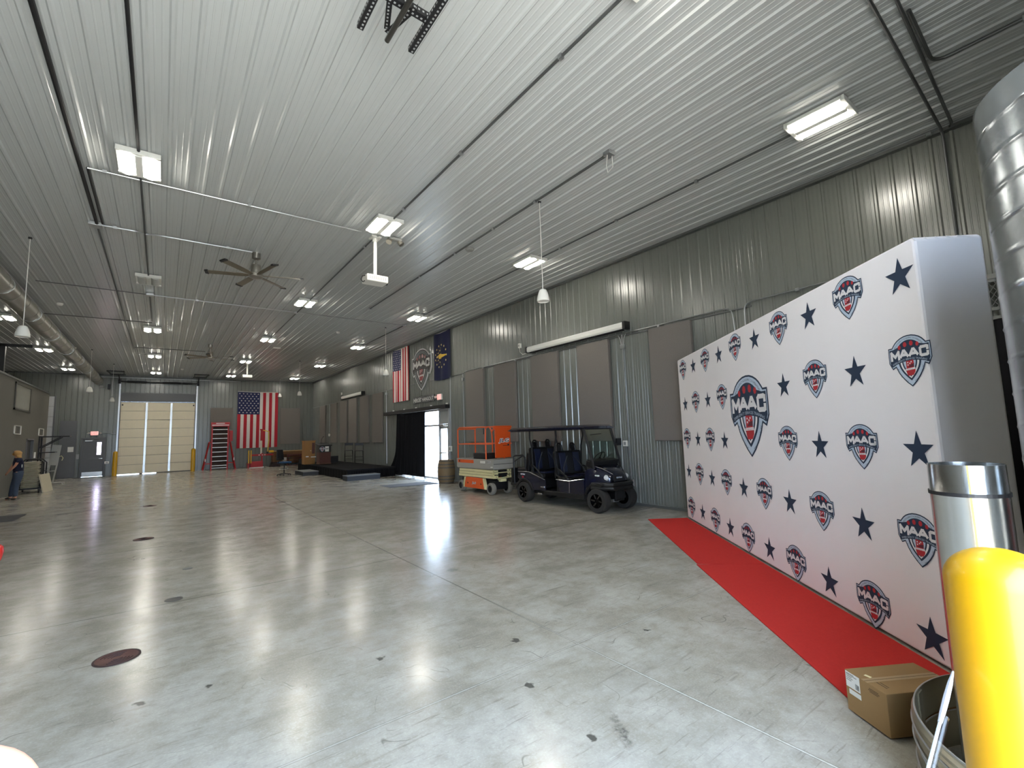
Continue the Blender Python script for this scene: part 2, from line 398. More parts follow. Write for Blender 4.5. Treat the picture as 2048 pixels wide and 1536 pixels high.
for x in (-1.55, .1, 1.1): mb.cyl((x, -.25, 5.42), (x+.9 if x < 1 else x+.5, -.25, 5.42), .06, n=12)
for sx in (-1, 1):
    mb.cyl((sx*1.86, -.25, 5.42), (sx*1.96, -.25, 5.42), .13, n=16); mb.bb(sx*1.9-.06, sx*1.9+.06, -.3, -.05, 5.3, 5.55)
mb.build('torsion_spring', BLACKSTEEL, d1)
for sx in (-1, 1):
    mb = MB()
    for dx in (-.35, .35): mb.bar((sx*1.95+dx, -2.6, 5.72), (sx*1.95+dx*.8, -.9, 5.72), .05, .05)
    for yy in (-2.6, -1.0): mb.bar((sx*1.95-.35, yy, 5.72), (sx*1.95+.35, yy, 5.72), .05, .05)
    mb.bar((sx*1.9, -1.0, 5.72), (sx*1.9, -.3, 5.48), .05, .05)
    mb.build('track_hanger', BLACKSTEEL, d1)
mb = MB(); mb.tube([(-3.2, -.5, 5.62), (4.2, -.5, 5.62)], .016, 6); mb.build('cross_rail', GALV, d1)
mb = MB()
for sx in (-1, 1): mb.bb(sx*1.72-.03, sx*1.72+.03, -.07, 0, 4.02, 4.1)
mb.build('top_roller', BLACK, d1)
mb = MB(); mb.bb(-2.42, -2.3, -.16, -.02, 4.95, 5.25); mb.build('operator_box', BLACK, d1, bevel=.01)

d3 = overhead_door('door_3', -8.2, -4.78, 4.5, 8, 3, 'pale sectional door seen edge-on past the office block', mat('pale_grey_door_skin', L(196, 197, 198), .4))
mb = MB(); mb.bb(1.71-.02, 1.71+.05, -.06, .04, .0, 4.55); mb.build('side_frame', DOORGREY, d3)

# ---- exit door in the back wall
t = struct(thing('door_2', 'grey steel exit door with narrow lit window and steel kick plate', 'door', (-3.08, YB, 0)))
mb = MB(); mb.bb(-.53, -.45, -.07, .06, 0, 2.14); mb.bb(.45, .53, -.07, .06, 0, 2.14); mb.bb(-.53, .53, -.07, .06, 2.10, 2.20); mb.build('frame', DOORGREY, t, bevel=.005)
mb = MB(); X0, X1 = .15, .33
mb.bb(-.45, X0, -.03, .02, .02, 2.10); mb.bb(X1, .45, -.03, .02, .02, 2.10); mb.bb(X0, X1, -.03, .02, .02, 1.22); mb.bb(X0, X1, -.03, .02, 1.92, 2.10)
lf = mb.build('leaf', DOORGREY, t)
mb = MB(); mb.bb(X0, X1, -.01, -.004, 1.22, 1.92); mb.build('lite', glass_mat('pink_glare_pane', (1, .86, .9, 1)), lf)  # pink tint in the pane stands in for daylight glare
mb = MB(); mb.bb(-.43, .43, -.036, -.03, .05, .27); mb.build('kick_plate', STAINLESS, lf)
mb = MB(); mb.cyl((.38, -.03, 1.0), (.38, -.08, 1.0), .025, n=12); mb.bar((.38, -.08, 1.0), (.26, -.08, 1.0), .02, .02); mb.build('lever', STAINLESS, lf)
mb = MB(); mb.bb(-.36, -.06, -.09, -.03, 1.99, 2.05); mb.bar((-.3, -.08, 2.04), (.0, -.16, 2.06), .02, .02); mb.build('closer', STAINLESS, lf)
# ---- plain grey panel door at the corner
t = struct(thing('door_4', 'plain grey panel door in the back left corner', 'door', (-4.16, YB, 0)))
mb = MB(); mb.bb(-.36, .36, -.05, .0, 0, 3.15); mb.build('leaf', DOORGREY, t, bevel=.004)
mb = MB(); mb.bb(-.36, .36, -.06, -.05, 2.12, 2.15); mb.bb(.33, .36, -.07, -.05, 0, 3.15); mb.build('seam_strip', TRIM, t)
# ---- dark doorway in the left office wall
t = struct(thing('door_5', 'dark doorway in the left office wall', 'door', (XBOX, 27.97, 0)))
mb = MB(); mb.bb(-.12, -.08, -.62, .62, 0, 2.06); mb.build('leaf', mat('dark_door_paint', L(58, 58, 60), .5), t)
mb = MB(); mb.bb(-.15, .02, -.66, -.60, 0, 2.1); mb.bb(-.15, .02, .60, .66, 0, 2.1); mb.bb(-.15, .02, -.66, .66, 2.05, 2.1); mb.build('frame', DOORGREY, t)
# ---- framed window in the left office wall
t = struct(thing('window_1', 'dark framed pale window high in the left office wall', 'window', (XBOX, 26.1, 3.68)))
mb = MB()
for (a, b, c, d) in ((-1.3, -1.2, -.52, .52), (1.2, 1.3, -.52, .52), (-1.3, 1.3, -.52, -.45), (-1.3, 1.3, .45, .52)): mb.bb(-.02, .04, a, b, c, d)
mb.build('frame', mat('bronze_frame', L(60, 58, 50), .5), t)
mb = MB(); mb.bb(-.01, .012, -1.2, 1.2, -.45, .45); mb.build('pane', mat('frosted_pane', L(140, 138, 126), .25), t)
# ---- glazed storefront entrance in the right wall (behind the black curtain)
ALU = mat('aluminium_frame', L(196, 198, 200), .4, .6, .04, 10)
t = struct(thing('door_6', 'aluminium and glass entrance bright with daylight', 'door', (XR, 17.6, 0)))
mb = MB()
for y in (-2.14, -1.40, -.08, 1.08, 2.12): mb.bb(-.05, .07, y-.03, y+.03, 0, 2.74)
for z in (.05, 2.10, 2.70): mb.bb(-.05, .07, -2.14, 2.12, z-.035, z+.035)
mb.build('frame', ALU, t)
mb = MB()
for (a, b) in ((-1.37, -.11), (-.05, 1.05), (1.11, 2.09)):
    mb.bb(.005, .012, a, b, 2.13, 2.66)
    mb.bb(.005, .012, a, b, .09, 2.06)
mb.build('glazing', GLASS, t)
mb = MB()
for (a, b, c, d) in ((-2.11, -2.02, .05, 2.06), (-1.52, -1.43, .05, 2.06), (-2.11, -1.43, .05, .30), (-2.11, -1.43, 1.96, 2.06), (-2.11, -1.43, .52, .60)): mb.bb(-.03, .02, a, b, c, d)
lf = mb.build('leaf', ALU, t)
mb = MB(); mb.bb(-.006, 0, -2.02, -1.52, .30, 1.96); mb.build('pane', GLASS, lf)
mb = MB(); mb.bb(-.09, -.03, -2.0, -1.5, 1.02, 1.06); mb.build('push_bar', STAINLESS, lf)
mb = MB(); mb.bb(-.03, .02, -2.11, -1.43, 2.14, 2.68); mb.build('transom_panel', mat('grey_infill', L(150, 152, 150), .5), t)
mb = MB(); mb.bb(-.09, -.03, -1.8, -1.5, 2.06, 2.12); mb.build('closer', STAINLESS, t)
# ---- jamb of the open bay behind the viewer, and outdoor hedge beyond the glass
mb = MB(); mb.bb(2.27, 2.33, YF-.1, YF+.06, 0, 4.3); mb.bb(-2.03, -1.97, YF-.1, YF+.06, 0, 4.3); mb.bb(-2.03, 2.33, YF-.1, YF+.06, 4.27, 4.33)
struct(mb.build('trim_7', DOORGREY), 'jamb of the open bay behind the viewer', 'trim')
# ---------------------------------------------------------------- ceiling fixtures
DIFF = mat('lit_diffuser', (1.0, .95, .84, 1), .4, emis=LAMP)
DIFFOFF = mat('unlit_diffuser', L(190, 192, 188), .35, 0, .03, 10)
def light_fixture(x, y, label, lit=True, group='twin-lamp ceiling lights'):
    t = thing('ceiling_light', label, 'ceiling light', (x, y, H-.02), 0, group)
    mb = MB(); mb.bb(-.25, .25, -.33, .33, -.05, 0)
    for sy in (-1, 1): mb.bb(-.25, .25, sy*.33-.025, sy*.33+.025, -.075, 0)
    mb.bb(-.045, .045, -.3, .3, -.085, -.05)
    mb.build('housing', WHITEPAINT, t, bevel=.006)
    for sx in (-1, 1):
        mb = MB(); n = 10; cx = sx*.132
        V = []
        for yy in (-.305, .305):
            V += [(cx+.080*math.cos(PI+PI*i/n), yy, -.05+.045*math.sin(PI+PI*i/n)) for i in range(n+1)]
        F = [(i, i+1, n+2+i, n+1+i) for i in range(n)]+[tuple(range(n+1)), tuple(range(n+1, 2*n+2))]
        mb.mesh(V, F); mb.build('diffuser', DIFF if lit else DIFFOFF, t, smooth=True)
    return t
ORD = ['nearest', 'second nearest', 'third nearest', 'fourth nearest', 'fifth nearest', 'farthest']
LX = {'right': 6.85, 'mid': 3.25, 'door': -.41, 'left': -4.04}
LY = [2.07, 8.2, 14.32, 20.38, 26.56, 32.78]
base = light_fixture(6.85, LY[0], 'lit ceiling light nearest the viewer, above the white backdrop')
dup = lambda x, y, lab: (lambda c: (setattr(c, 'location', (x, y, H-.02)), c.__setitem__('label', lab)))(copy_tree(base))
for i in range(1, 6): dup(6.85, LY[i], f'lit ceiling light, {ORD[i]} of the row along the right wall')
dup(3.17, 2.035, 'lit ceiling light cut by the top edge of the photo, nearest of the projector row')
dup(3.25, LY[1], 'lit ceiling light directly above the hanging white projector pole')
for i in range(2, 6): dup(3.25, LY[i], f'lit ceiling light, {ORD[i]} of the row that runs over the white projectors')
dup(-.41, LY[1], 'lit ceiling light nearest the viewer in the row leading to the overhead door')
for i in range(3, 6): dup(-.41, LY[i], f'lit ceiling light, {["third nearest","second farthest","farthest"][i-3]} in the row leading to the overhead door')
for i in range(3, 6): dup(-4.04, LY[i], f'lit ceiling light left of the round duct, {["nearest, cut by the left edge","middle of three","farthest of three"][i-3]}')
light_fixture(-.41, 14.15, 'unlit white ceiling light above the nearer ceiling fan, left of it', lit=False)

def run(name, pts, r, label, m=CONDUIT, boxes=(), clips=(), bs=.11, grp='ceiling conduit runs'):
    mb = MB()
    # rounded bends
    P = [Vector(p) for p in pts]; out = [P[0]]
    for i in range(1, len(P)-1):
        a = (P[i-1]-P[i]).normalized(); b = (P[i+1]-P[i]).normalized(); rr = min(.16, (P[i-1]-P[i]).length*.4, (P[i+1]-P[i]).length*.4)
        for k in range(6):
            s = k/5; out.append((P[i]+a*rr)*(1-s)**2+P[i]*2*s*(1-s)+(P[i]+b*rr)*s**2)
    out.append(P[-1])
    mb.tube(out, r, 8)
    root = mb.build(name, m, None, smooth=True); tag(root, label, 'conduit', grp)
    for c in clips:
        k = MB(); k.box(c, (.05, .05, .05)); k.build('clamp', CONDUIT, root)
    for c in boxes:
        k = MB(); k.box(c, (bs, bs, .06) if c[0] < XR-.1 else (.06, bs, bs)); k.build('junction_box', CONDUIT, root, bevel=.006)
    return root
zc = H-.045
run('conduit', [(3.3, 2.38, zc), (3.3, 7.85, zc)], .016, 'dark ceiling conduit between the top-edge light and the projector light', DARKCONDUIT, clips=[(3.3, 3.3, zc), (3.3, 5.4, zc), (3.3, 7.4, zc)])
run('conduit', [(3.3, 9.0, zc), (3.3, 14.0, zc)], .016, 'dark ceiling conduit running away past the nearer projector', DARKCONDUIT, clips=[(3.3, 9.4, zc)])
run('conduit', [(3.3, 14.6, zc), (3.3, 20.1, zc)], .016, 'dark ceiling conduit in the projector row beyond the fan', DARKCONDUIT, boxes=[(3.28, 15.66, zc)])
run('conduit', [(5.1, 4.2, zc), (5.1, 14.1, zc)], .018, 'dark ceiling conduit that ends in a box with loose wires', DARKCONDUIT, boxes=[(5.1, 4.2, zc), (5.1, 14.1, zc)], clips=[(5.1, 5.9, zc), (5.1, 7.2, zc), (5.1, 8.7, zc), (5.1, 10.5, zc)], bs=.13)
mb = MB(); mb.tube([(5.06, 4.2, zc-.03), (5.05, 4.22, zc-.2), (5.1, 4.24, zc-.27), (5.17, 4.2, zc-.18), (5.14, 4.18, zc-.03)], .005, 5)
tag(mb.build('loose_wire', WHITEP, smooth=True), 'loop of loose white wire hanging from a ceiling box', 'wire')
run('conduit', [(6.9, 2.45, zc), (6.9, 7.8, zc)], .016, 'dark ceiling conduit between the first two lights of the right row', DARKCONDUIT, clips=[(6.9, 3.9, zc), (6.9, 5.6, zc), (6.9, 7.2, zc)])
run('conduit', [(6.9, 8.55, zc), (6.9, 13.95, zc)], .016, 'dark ceiling conduit between second and third lights of the right row', DARKCONDUIT)
run('conduit', [(6.95, 15.6, zc), (6.95, 20.0, zc)], .018, 'dark ceiling conduit ending at a box near the hanging speaker by the flags', DARKCONDUIT, boxes=[(6.95, 15.6, zc)])
run('conduit', [(-.41, 1.0, zc), (-.41, 7.85, zc)], .019, 'black ceiling conduit leading to the first light of the overhead-door row', BLACKSTEEL)
run('conduit', [(-.41, 8.55, zc), (-.41, 13.8, zc)], .016, 'dark ceiling conduit between the first light and the unlit fixture', DARKCONDUIT)
run('conduit', [(-.41, 15.64, zc), (-.41, 19.0, zc)], .022, 'dark conduit from the bright junction box toward the door row', DARKCONDUIT, boxes=[(-.41, 15.64, zc)], bs=.16)
run('conduit', [(-1.1, 1.5, zc), (-1.1, 11.0, zc)], .026, 'thick black pair of ceiling conduits at the upper left', BLACKSTEEL, boxes=[(-1.12, 11.04, zc)], bs=.2)
run('conduit', [(-1.02, 8.75, zc), (-1.02, 10.9, zc)], .016, 'short dark conduit beside the thick black pair', BLACKSTEEL)
run('conduit', [(-1.1, 11.2, zc), (-1.1, 25.0, zc)], .016, 'long dark conduit running from the junction box toward the back wall', DARKCONDUIT)
run('conduit', [(-1.02, 8.75, zc), (3.0, 8.72, zc)], .013, 'thin bright conduit across the ceiling from the first door-row light to the projector light', clips=[(-.83, 8.75, zc), (1.05, 8.73, zc)])
run('conduit', [(-1.05, 11.0, zc), (-.55, 10.98, zc), (-.4, 11.05, zc), (-.2, 10.98, zc), (1.4, 10.95, zc)], .016, 'bright bent conduit feeding the nearer ceiling fan', clips=[(-.85, 11.0, zc), (.95, 10.96, zc)])
run('conduit', [(-.35, 15.64, zc), (6.9, 15.62, zc)], .013, 'thin conduit across the ceiling behind the nearer fan', clips=[(.65, 15.63, zc)])
run('conduit', [(-2.6, 15.6, zc), (-.5, 15.64, zc)], .012, 'thin dark conduit left of the bright junction box', DARKCONDUIT)
run('conduit', [(-3.0, 19.4, zc), (-.41, 19.3, zc)], .014, 'thin conduit crossing to the far left ceiling', DARKCONDUIT)
run('conduit', [(-1.05, 24.6, zc), (-1.05, 26.3, zc), (-.7, 26.3, zc)], .014, 'rectangular conduit bend around the second door-row light', DARKCONDUIT)
run('conduit', [(-1.05, 24.6, zc), (1.4, 24.5, zc)], .014, 'thin conduit across to the farther fan', DARKCONDUIT)
run('conduit', [(5.20, 1.09, zc), (8.62, 1.17, zc), (XR-.04, 1.17, 3.0)], .017, 'dark conduit at the upper right bending down the right wall', DARKCONDUIT, clips=[(8.55, 1.3, zc)])
run('conduit', [(5.35, .93, zc), (8.50, 1.05, zc), (8.62, 1.10, zc)], .017, 'second dark conduit at the upper right, parallel to the first', DARKCONDUIT)
run('conduit', [(5.75, .90, zc), (6.86, .93, zc), (6.86, -.6, zc)], .019, 'dark conduit at the upper right corner with a right-angle bend', DARKCONDUIT, boxes=[(6.86, .2, zc)], bs=.08)
# ---- six-bladed fans
NICKEL = mat('brushed_nickel', L(150, 146, 138), .3, .8, .08, 20); BLADE = mat('bronze_fan_blade', L(112, 104, 88), .4, .4, .06, 8)
def fan(x, y, drop, ang, label, R=.95):
    t = thing('ceiling_fan', label, 'ceiling fan', (x, y, H), 0, 'six-bladed ceiling fans')
    mb = MB(); mb.lathe([(.001, 0), (.085, 0), (.085, -.13), (.03, -.16), (.001, -.16)], n=16); mb.build('canopy', NICKEL, t, smooth=True)
    mb = MB(); mb.cyl((0, 0, -.1), (0, 0, -drop+.2), .02, n=8); mb.build('downrod', NICKEL, t, smooth=True)
    mb = MB(); mb.lathe([(.001, -drop+.24), (.10, -drop+.24), (.11, -drop+.2), (.11, -drop+.06), (.14, -drop+.04), (.14, -drop-.02), (.09, -drop-.05), (.001, -drop-.05)], n=20); mb.build('motor', NICKEL, t, smooth=True)
    for k in range(6):
        a = ang+k*PI/3; M = Matrix.Translation((0, 0, -drop+.01)) @ Matrix.Rotation(a, 4, 'Z') @ Matrix.Rotation(.2, 4, 'X')
        mb = MB()
        pts = [(.12, -.035, 0), (.3, -.06, 0), (R-.06, -.065, 0), (R-.06, .065, 0), (.3, .06, 0), (.12, .035, 0)]
        V = [M @ Vector(p) for p in pts]+[M @ Vector((p[0], p[1], .012)) for p in pts]
        mb.mesh(V, [(5, 4, 3, 2, 1, 0), (6, 7, 8, 9, 10, 11)]+[(i, (i+1) % 6, 6+(i+1) % 6, 6+i) for i in range(6)])
        bl = mb.build('blade', BLADE, t)
        mb = MB(); mb.prism([(R-.065, -.075), (R, -.06), (R, .06), (R-.065, .075)], M @ Matrix.Translation((0, 0, -.006)), .026); mb.build('blade_tip', BLACK, bl)
    return t
fan(1.5, 11.1, .52, -.28, 'nearer six-bladed ceiling fan with brushed metal motor')
fan(1.48, 22.9, .56, .38, 'farther six-bladed ceiling fan, small near the back')
# ---- projectors on poles
def projector(x, y, drop, label, s=1.0):
    t = thing('ceiling_projector', label, 'projector', (x, y, H), 0, 'white projectors on ceiling poles')
    mb = MB(); mb.bb(-.1, .1, -.1, .1, -.03, 0); mb.cyl((0, 0, -.03), (0, 0, -.09), .05, n=12); mb.build('ceiling_plate', WHITEP, t)
    mb = MB(); mb.cyl((0, 0, -.05), (0, 0, -drop+.15), .035, n=12); mb.build('pole', WHITEP, t, smooth=True)
    mb = MB(); mb.bb(-.22, .22, -.16, .16, -drop-.02, -drop+.12); bd = mb.build('body', WHITEP, t, bevel=.02)
    mb = MB()
    for i in range(9): mb.bb(-.17+i*.04, -.15+i*.04, -.163, -.16, -drop+.02, -drop+.09)
    mb.build('vent_grille', mat('grey_vent', L(150, 150, 146), .6), bd)
    mb = MB(); mb.cyl((.22, .04, -drop+.05), (.27, .04, -drop+.05), .05, n=14); mb.build('lens', BLACK, bd, smooth=True)
    mb = MB(); mb.tube([(-.22, -.05, -drop+.1), (-.28, -.06, -drop+.08), (-.31, -.06, -drop), (-.27, -.05, -drop-.04), (-.22, -.02, -drop)], .01, 6); mb.build('cable', BLACK, t, smooth=True)
    return t
projector(3.345, 8.93, .96, 'nearer white projector hanging from a ceiling pole')
projector(3.45, 27.6, .75, 'farther small white projector hanging near the back')
# ---- pendant speakers
def pendant(x, y, zb, label):
    t = thing('pendant_speaker', label, 'pendant speaker', (x, y, H), 0, 'white bell-shaped pendant speakers')
    d = H-zb; h = .2
    mb = MB(); mb.lathe([(.001, -d+h+.02), (.03, -d+h+.015), (.06, -d+h), (.085, -d+h*.7), (.105, -d+h*.3), (.11, -d), (.10, -d-.005), (.09, -d+.01), (.001, -d+.015)], n=20); mb.build('speaker_shell', WHITEP, t, smooth=True)
    mb = MB(); mb.tube([(0, 0, 0), (0, 0, -d+h)], .006, 5); mb.build('cord', WHITEP, t)
    mb = MB(); mb.lathe([(.001, 0), (.03, 0), (.03, -.03), (.001, -.035)], n=10); mb.build('ceiling_hook', BLACK, t)
    return t
pendant(5.2, 5.9, 3.97, 'white bell-shaped speaker hanging nearest, in front of the right wall')
pendant(6.55, 16.4, 3.99, 'white bell-shaped speaker hanging just left of the wall flag')
pendant(5.62, 25.75, 3.99, 'white bell-shaped speaker hanging before the right back corner')
pendant(-2.2, 12.5, 3.83, 'white bell-shaped speaker hanging at the left edge beside the round duct')
pendant(-2.52, 26.2, 3.99, 'white bell-shaped speaker hanging at the far end of the round duct, left of its neighbour')
pendant(-2.08, 30.5, 3.9, 'white bell-shaped speaker hanging left of the overhead door, over the exit door')
pendant(6.1, 33.5, 4.55, 'small white bell-shaped speaker hanging in front of the big back-wall flag')
# ---- detectors
def detector(x, y, label, r=.07, m=WHITEP):
    mb = MB(); mb.lathe([(.001, 0), (r, 0), (r, -.03), (r*.75, -.06), (.001, -.065)], n=18); o = mb.build('smoke_detector', m, smooth=True); o.location = (x, y, H-.02)
    tag(o, label, 'smoke detector', 'round ceiling detectors')
GREYP = mat('grey_plastic', L(140, 140, 136), .5)
detector(5.25, 8.33, 'round grey ceiling detector between the projector and the right wall', .1, GREYP)
detector(5.25, 17.9, 'small round ceiling detector before the flags')
detector(-2.46, 17.9, 'small round ceiling detector at the left beside the duct')
detector(-3.05, 25.8, 'round ceiling detector near the far end of the duct', .09)
detector(.75, 31.0, 'small round ceiling detector in front of the overhead door')
t = thing('emergency_light', 'twin-headed emergency light on the ceiling behind the projector pole', 'emergency light', (3.68, 8.72, H-.02))
mb = MB(); mb.bb(-.14, .14, -.06, .06, -.05, 0); mb.build('housing', GREYP, t, bevel=.01)
for sx in (-1, 1):
    mb = MB(); mb.cyl((sx*.1, 0, -.04), (sx*.14, -.03, -.12), .05, .06, n=14); mb.build('lamp_head', STAINLESS, t, smooth=True)
t = thing('emergency_light', 'small twin-headed emergency light on the ceiling near the back flag', 'emergency light', (3.9, 22.2, H-.02))
mb = MB(); mb.bb(-.14, .14, -.06, .06, -.05, 0); mb.build('housing', WHITEP, t, bevel=.01)
# ---- long round supply duct on the left
t = thing('round_duct', 'long grey round air duct hung under the ceiling at the left', 'air duct', (-3.05, 8.0, 5.43))
mb = MB(); prof = []; y = 0.0
V = []; n = 24; rings = []
while y < 26.9:
    rings += [(y, .222), (y+.9, .222), (y+.905, .230), (y+.935, .230), (y+.94, .222)]; y += .96
for (yy, r) in rings: V += [(r*math.cos(2*PI*i/n), yy, r*math.sin(2*PI*i/n)) for i in range(n)]
F = [(j*n+i, j*n+(i+1) % n, (j+1)*n+(i+1) % n, (j+1)*n+i) for j in range(len(rings)-1) for i in range(n)]+[tuple(range(n)), tuple(range((len(rings)-1)*n, len(rings)*n))]
mb.mesh(V, F); mb.build('duct_shell', mat('duct_grey', L(150, 148, 138), .35, .5, .06, 10), t, smooth=True)
mb = MB()
for k in range(9): mb.tube([(0, 1+k*3.0, .22), (0, 1+k*3.0, .36)], .012, 6); mb.lathe([(.225, -.02), (.235, -.02), (.235, .02), (.225, .02)], n=24, M=Matrix.Translation((0, 1+k*3.0, 0)) @ Matrix.Rotation(PI/2, 4, 'X'))
mb.build('hanger_strap', GALV, t)
# ---- overhead door track hanger of perforated angle over the viewer
t = thing('track_hanger_frame', 'black perforated angle-iron track hanger on the ceiling at the top edge', 'track hanger', (0, 0, 0))
zz = 5.2; q = lambda px, py, z=zz: at(px, py, 2, z)
def angle_iron(a, b, label, wd=.05):
    a, b = Vector(a), Vector(b); d = (b-a); R = rot_to(d); mb = MB()
    mb.box((a+b)/2+R @ Vector((wd/2, 0, 0)), (wd, .004, d.length), R); mb.box((a+b)/2+R @ Vector((0, wd/2, 0)), (.004, wd, d.length), R)
    mb.mi = 1; n = int(d.length/.04)
    for i in range(n):
        p = a+d*(i+.5)/n
        mb.box(p+R @ Vector((wd*.55, .0035, 0)), (.014, .004, .016), R); mb.box(p+R @ Vector((wd*.55, -.0035, 0)), (.014, .004, .016), R)
        mb.box(p+R @ Vector((.0035, wd*.55, 0)), (.004, .014, .016), R); mb.box(p+R @ Vector((-.0035, wd*.55, 0)), (.004, .014, .016), R)
    return mb.build(label, [BLACKSTEEL, mat('hole_light', L(150, 152, 152), .6)], t)
angle_iron((1.20, 3.62, zz), (1.20, 2.2, zz), 'side_angle', .05)
angle_iron((1.66, 3.60, zz), (1.66, 2.2, zz), 'side_angle', .05)
angle_iron((1.16, 3.20, zz+.03), (1.68, 3.22, zz+.03), 'cross_angle', .06)
angle_iron((1.34, 3.18, zz+.03), (1.47, 3.58, 5.3), 'brace_angle', .045)
angle_iron((1.56, 3.2, zz+.03), (1.48, 3.6, 5.27), 'brace_angle', .05)
mb = MB(); mb.tube([(1.44, 3.56, 5.16), (1.44, 2.0, 5.14)], .022, 10); mb.build('rail_tube', mat('oiled_tube', L(90, 88, 84), .35, .8), t, smooth=True)
for (px, py) in ((1.2, 3.0), (1.66, 3.0), (1.2, 2.3), (1.66, 2.3)):
    mb = MB(); mb.bar((px, py, zz), (px, py, H-.02), .035, .005); mb.build('drop_strap', BLACKSTEEL, t)
# ---- black steel frame above the office block
t = thing('steel_gantry', 'black steel post and beam standing on the office block', 'steel frame', (-4.68, 24.0, 4.28))
mb = MB(); mb.bb(-.07, .07, -.07, .07, .0, 1.16); mb.build('post', BLACKSTEEL, t)
mb = MB(); mb.bb(-1.4, .74, -.07, .07, 1.10, 1.20); mb.build('beam', BLACKSTEEL, t)
mb = MB(); mb.bb(-.12, .12, -.12, .12, .0, .015); mb.build('base_plate', BLACKSTEEL, t)
# ---------------------------------------------------------------- shield emblem (used on the backdrop, the wall sign and the lectern)
NAVY = mat('print_navy', L(28, 47, 72), .75, 0, .05, 8); ICE = mat('print_ice_blue', L(186, 202, 220), .75, 0, .03, 8)
PRED = mat('print_red', L(178, 38, 48), .7, 0, .1, 30); PWHITE = mat('print_white', L(236, 234, 236), .75, 0, .02, 8); PDRED = mat('print_dark_red', L(96, 30, 46), .75, 0, .1, 30)
LOGO_MATS = [NAVY, ICE, PWHITE, PRED, PDRED]
HALF = [(0, .448), (.09, .441), (.17, .420), (.24, .390), (.30, .350), (.355, .295), (.372, .275), (.462, .275), (.468, .13), (.468, .0), (.395, -.118), (.318, -.085), (.27, -.185), (.20, -.275), (.11, -.37), (0, -.452)]
def sym(h): return h+[(-x, y) for x, y in reversed(h[1:-1])]
def offset(poly, d):
    n = len(poly); out = []
    area = sum(poly[i][0]*poly[(i+1) % n][1]-poly[(i+1) % n][0]*poly[i][1] for i in range(n)); sg = 1 if area > 0 else -1
    for i in range(n):
        p0, p1, p2 = Vector(poly[i-1]), Vector(poly[i]), Vector(poly[(i+1) % n])
        a = (p1-p0).normalized(); b = (p2-p1).normalized(); na = Vector((-a.y, a.x))*sg; nb = Vector((-b.y, b.x))*sg
        m = (na+nb); k = m.length
        m = m/k if k > 1e-6 else na
        c = max(.45, m.dot(na)); q = p1+m*(d/c); out.append((q.x, q.y))
    return out
def strokes(pts, wd):
    """thick polyline as quads"""
    out = []
    for a, b in zip(pts, pts[1:]):
        a, b = Vector(a), Vector(b); d = (b-a).normalized(); nrm = Vector((-d.y, d.x))*wd/2; e = d*wd*.35
        out.append([tuple(a-e-nrm), tuple(b+e-nrm), tuple(b+e+nrm), tuple(a-e+nrm)])
    return out
LET = {'M': [[(.0, 0), (.0, 1), (.5, .35), (1, 1), (1, 0)]], 'A': [[(0, 0), (.42, 1), (.58, 1), (1, 0)], [(.22, .28), (.78, .28)]],
       'C': [[(1, .68), (1, .95), (.85, 1), (.15, 1), (0, .87), (0, .13), (.15, 0), (.85, 0), (1, .05), (1, .32)]]}
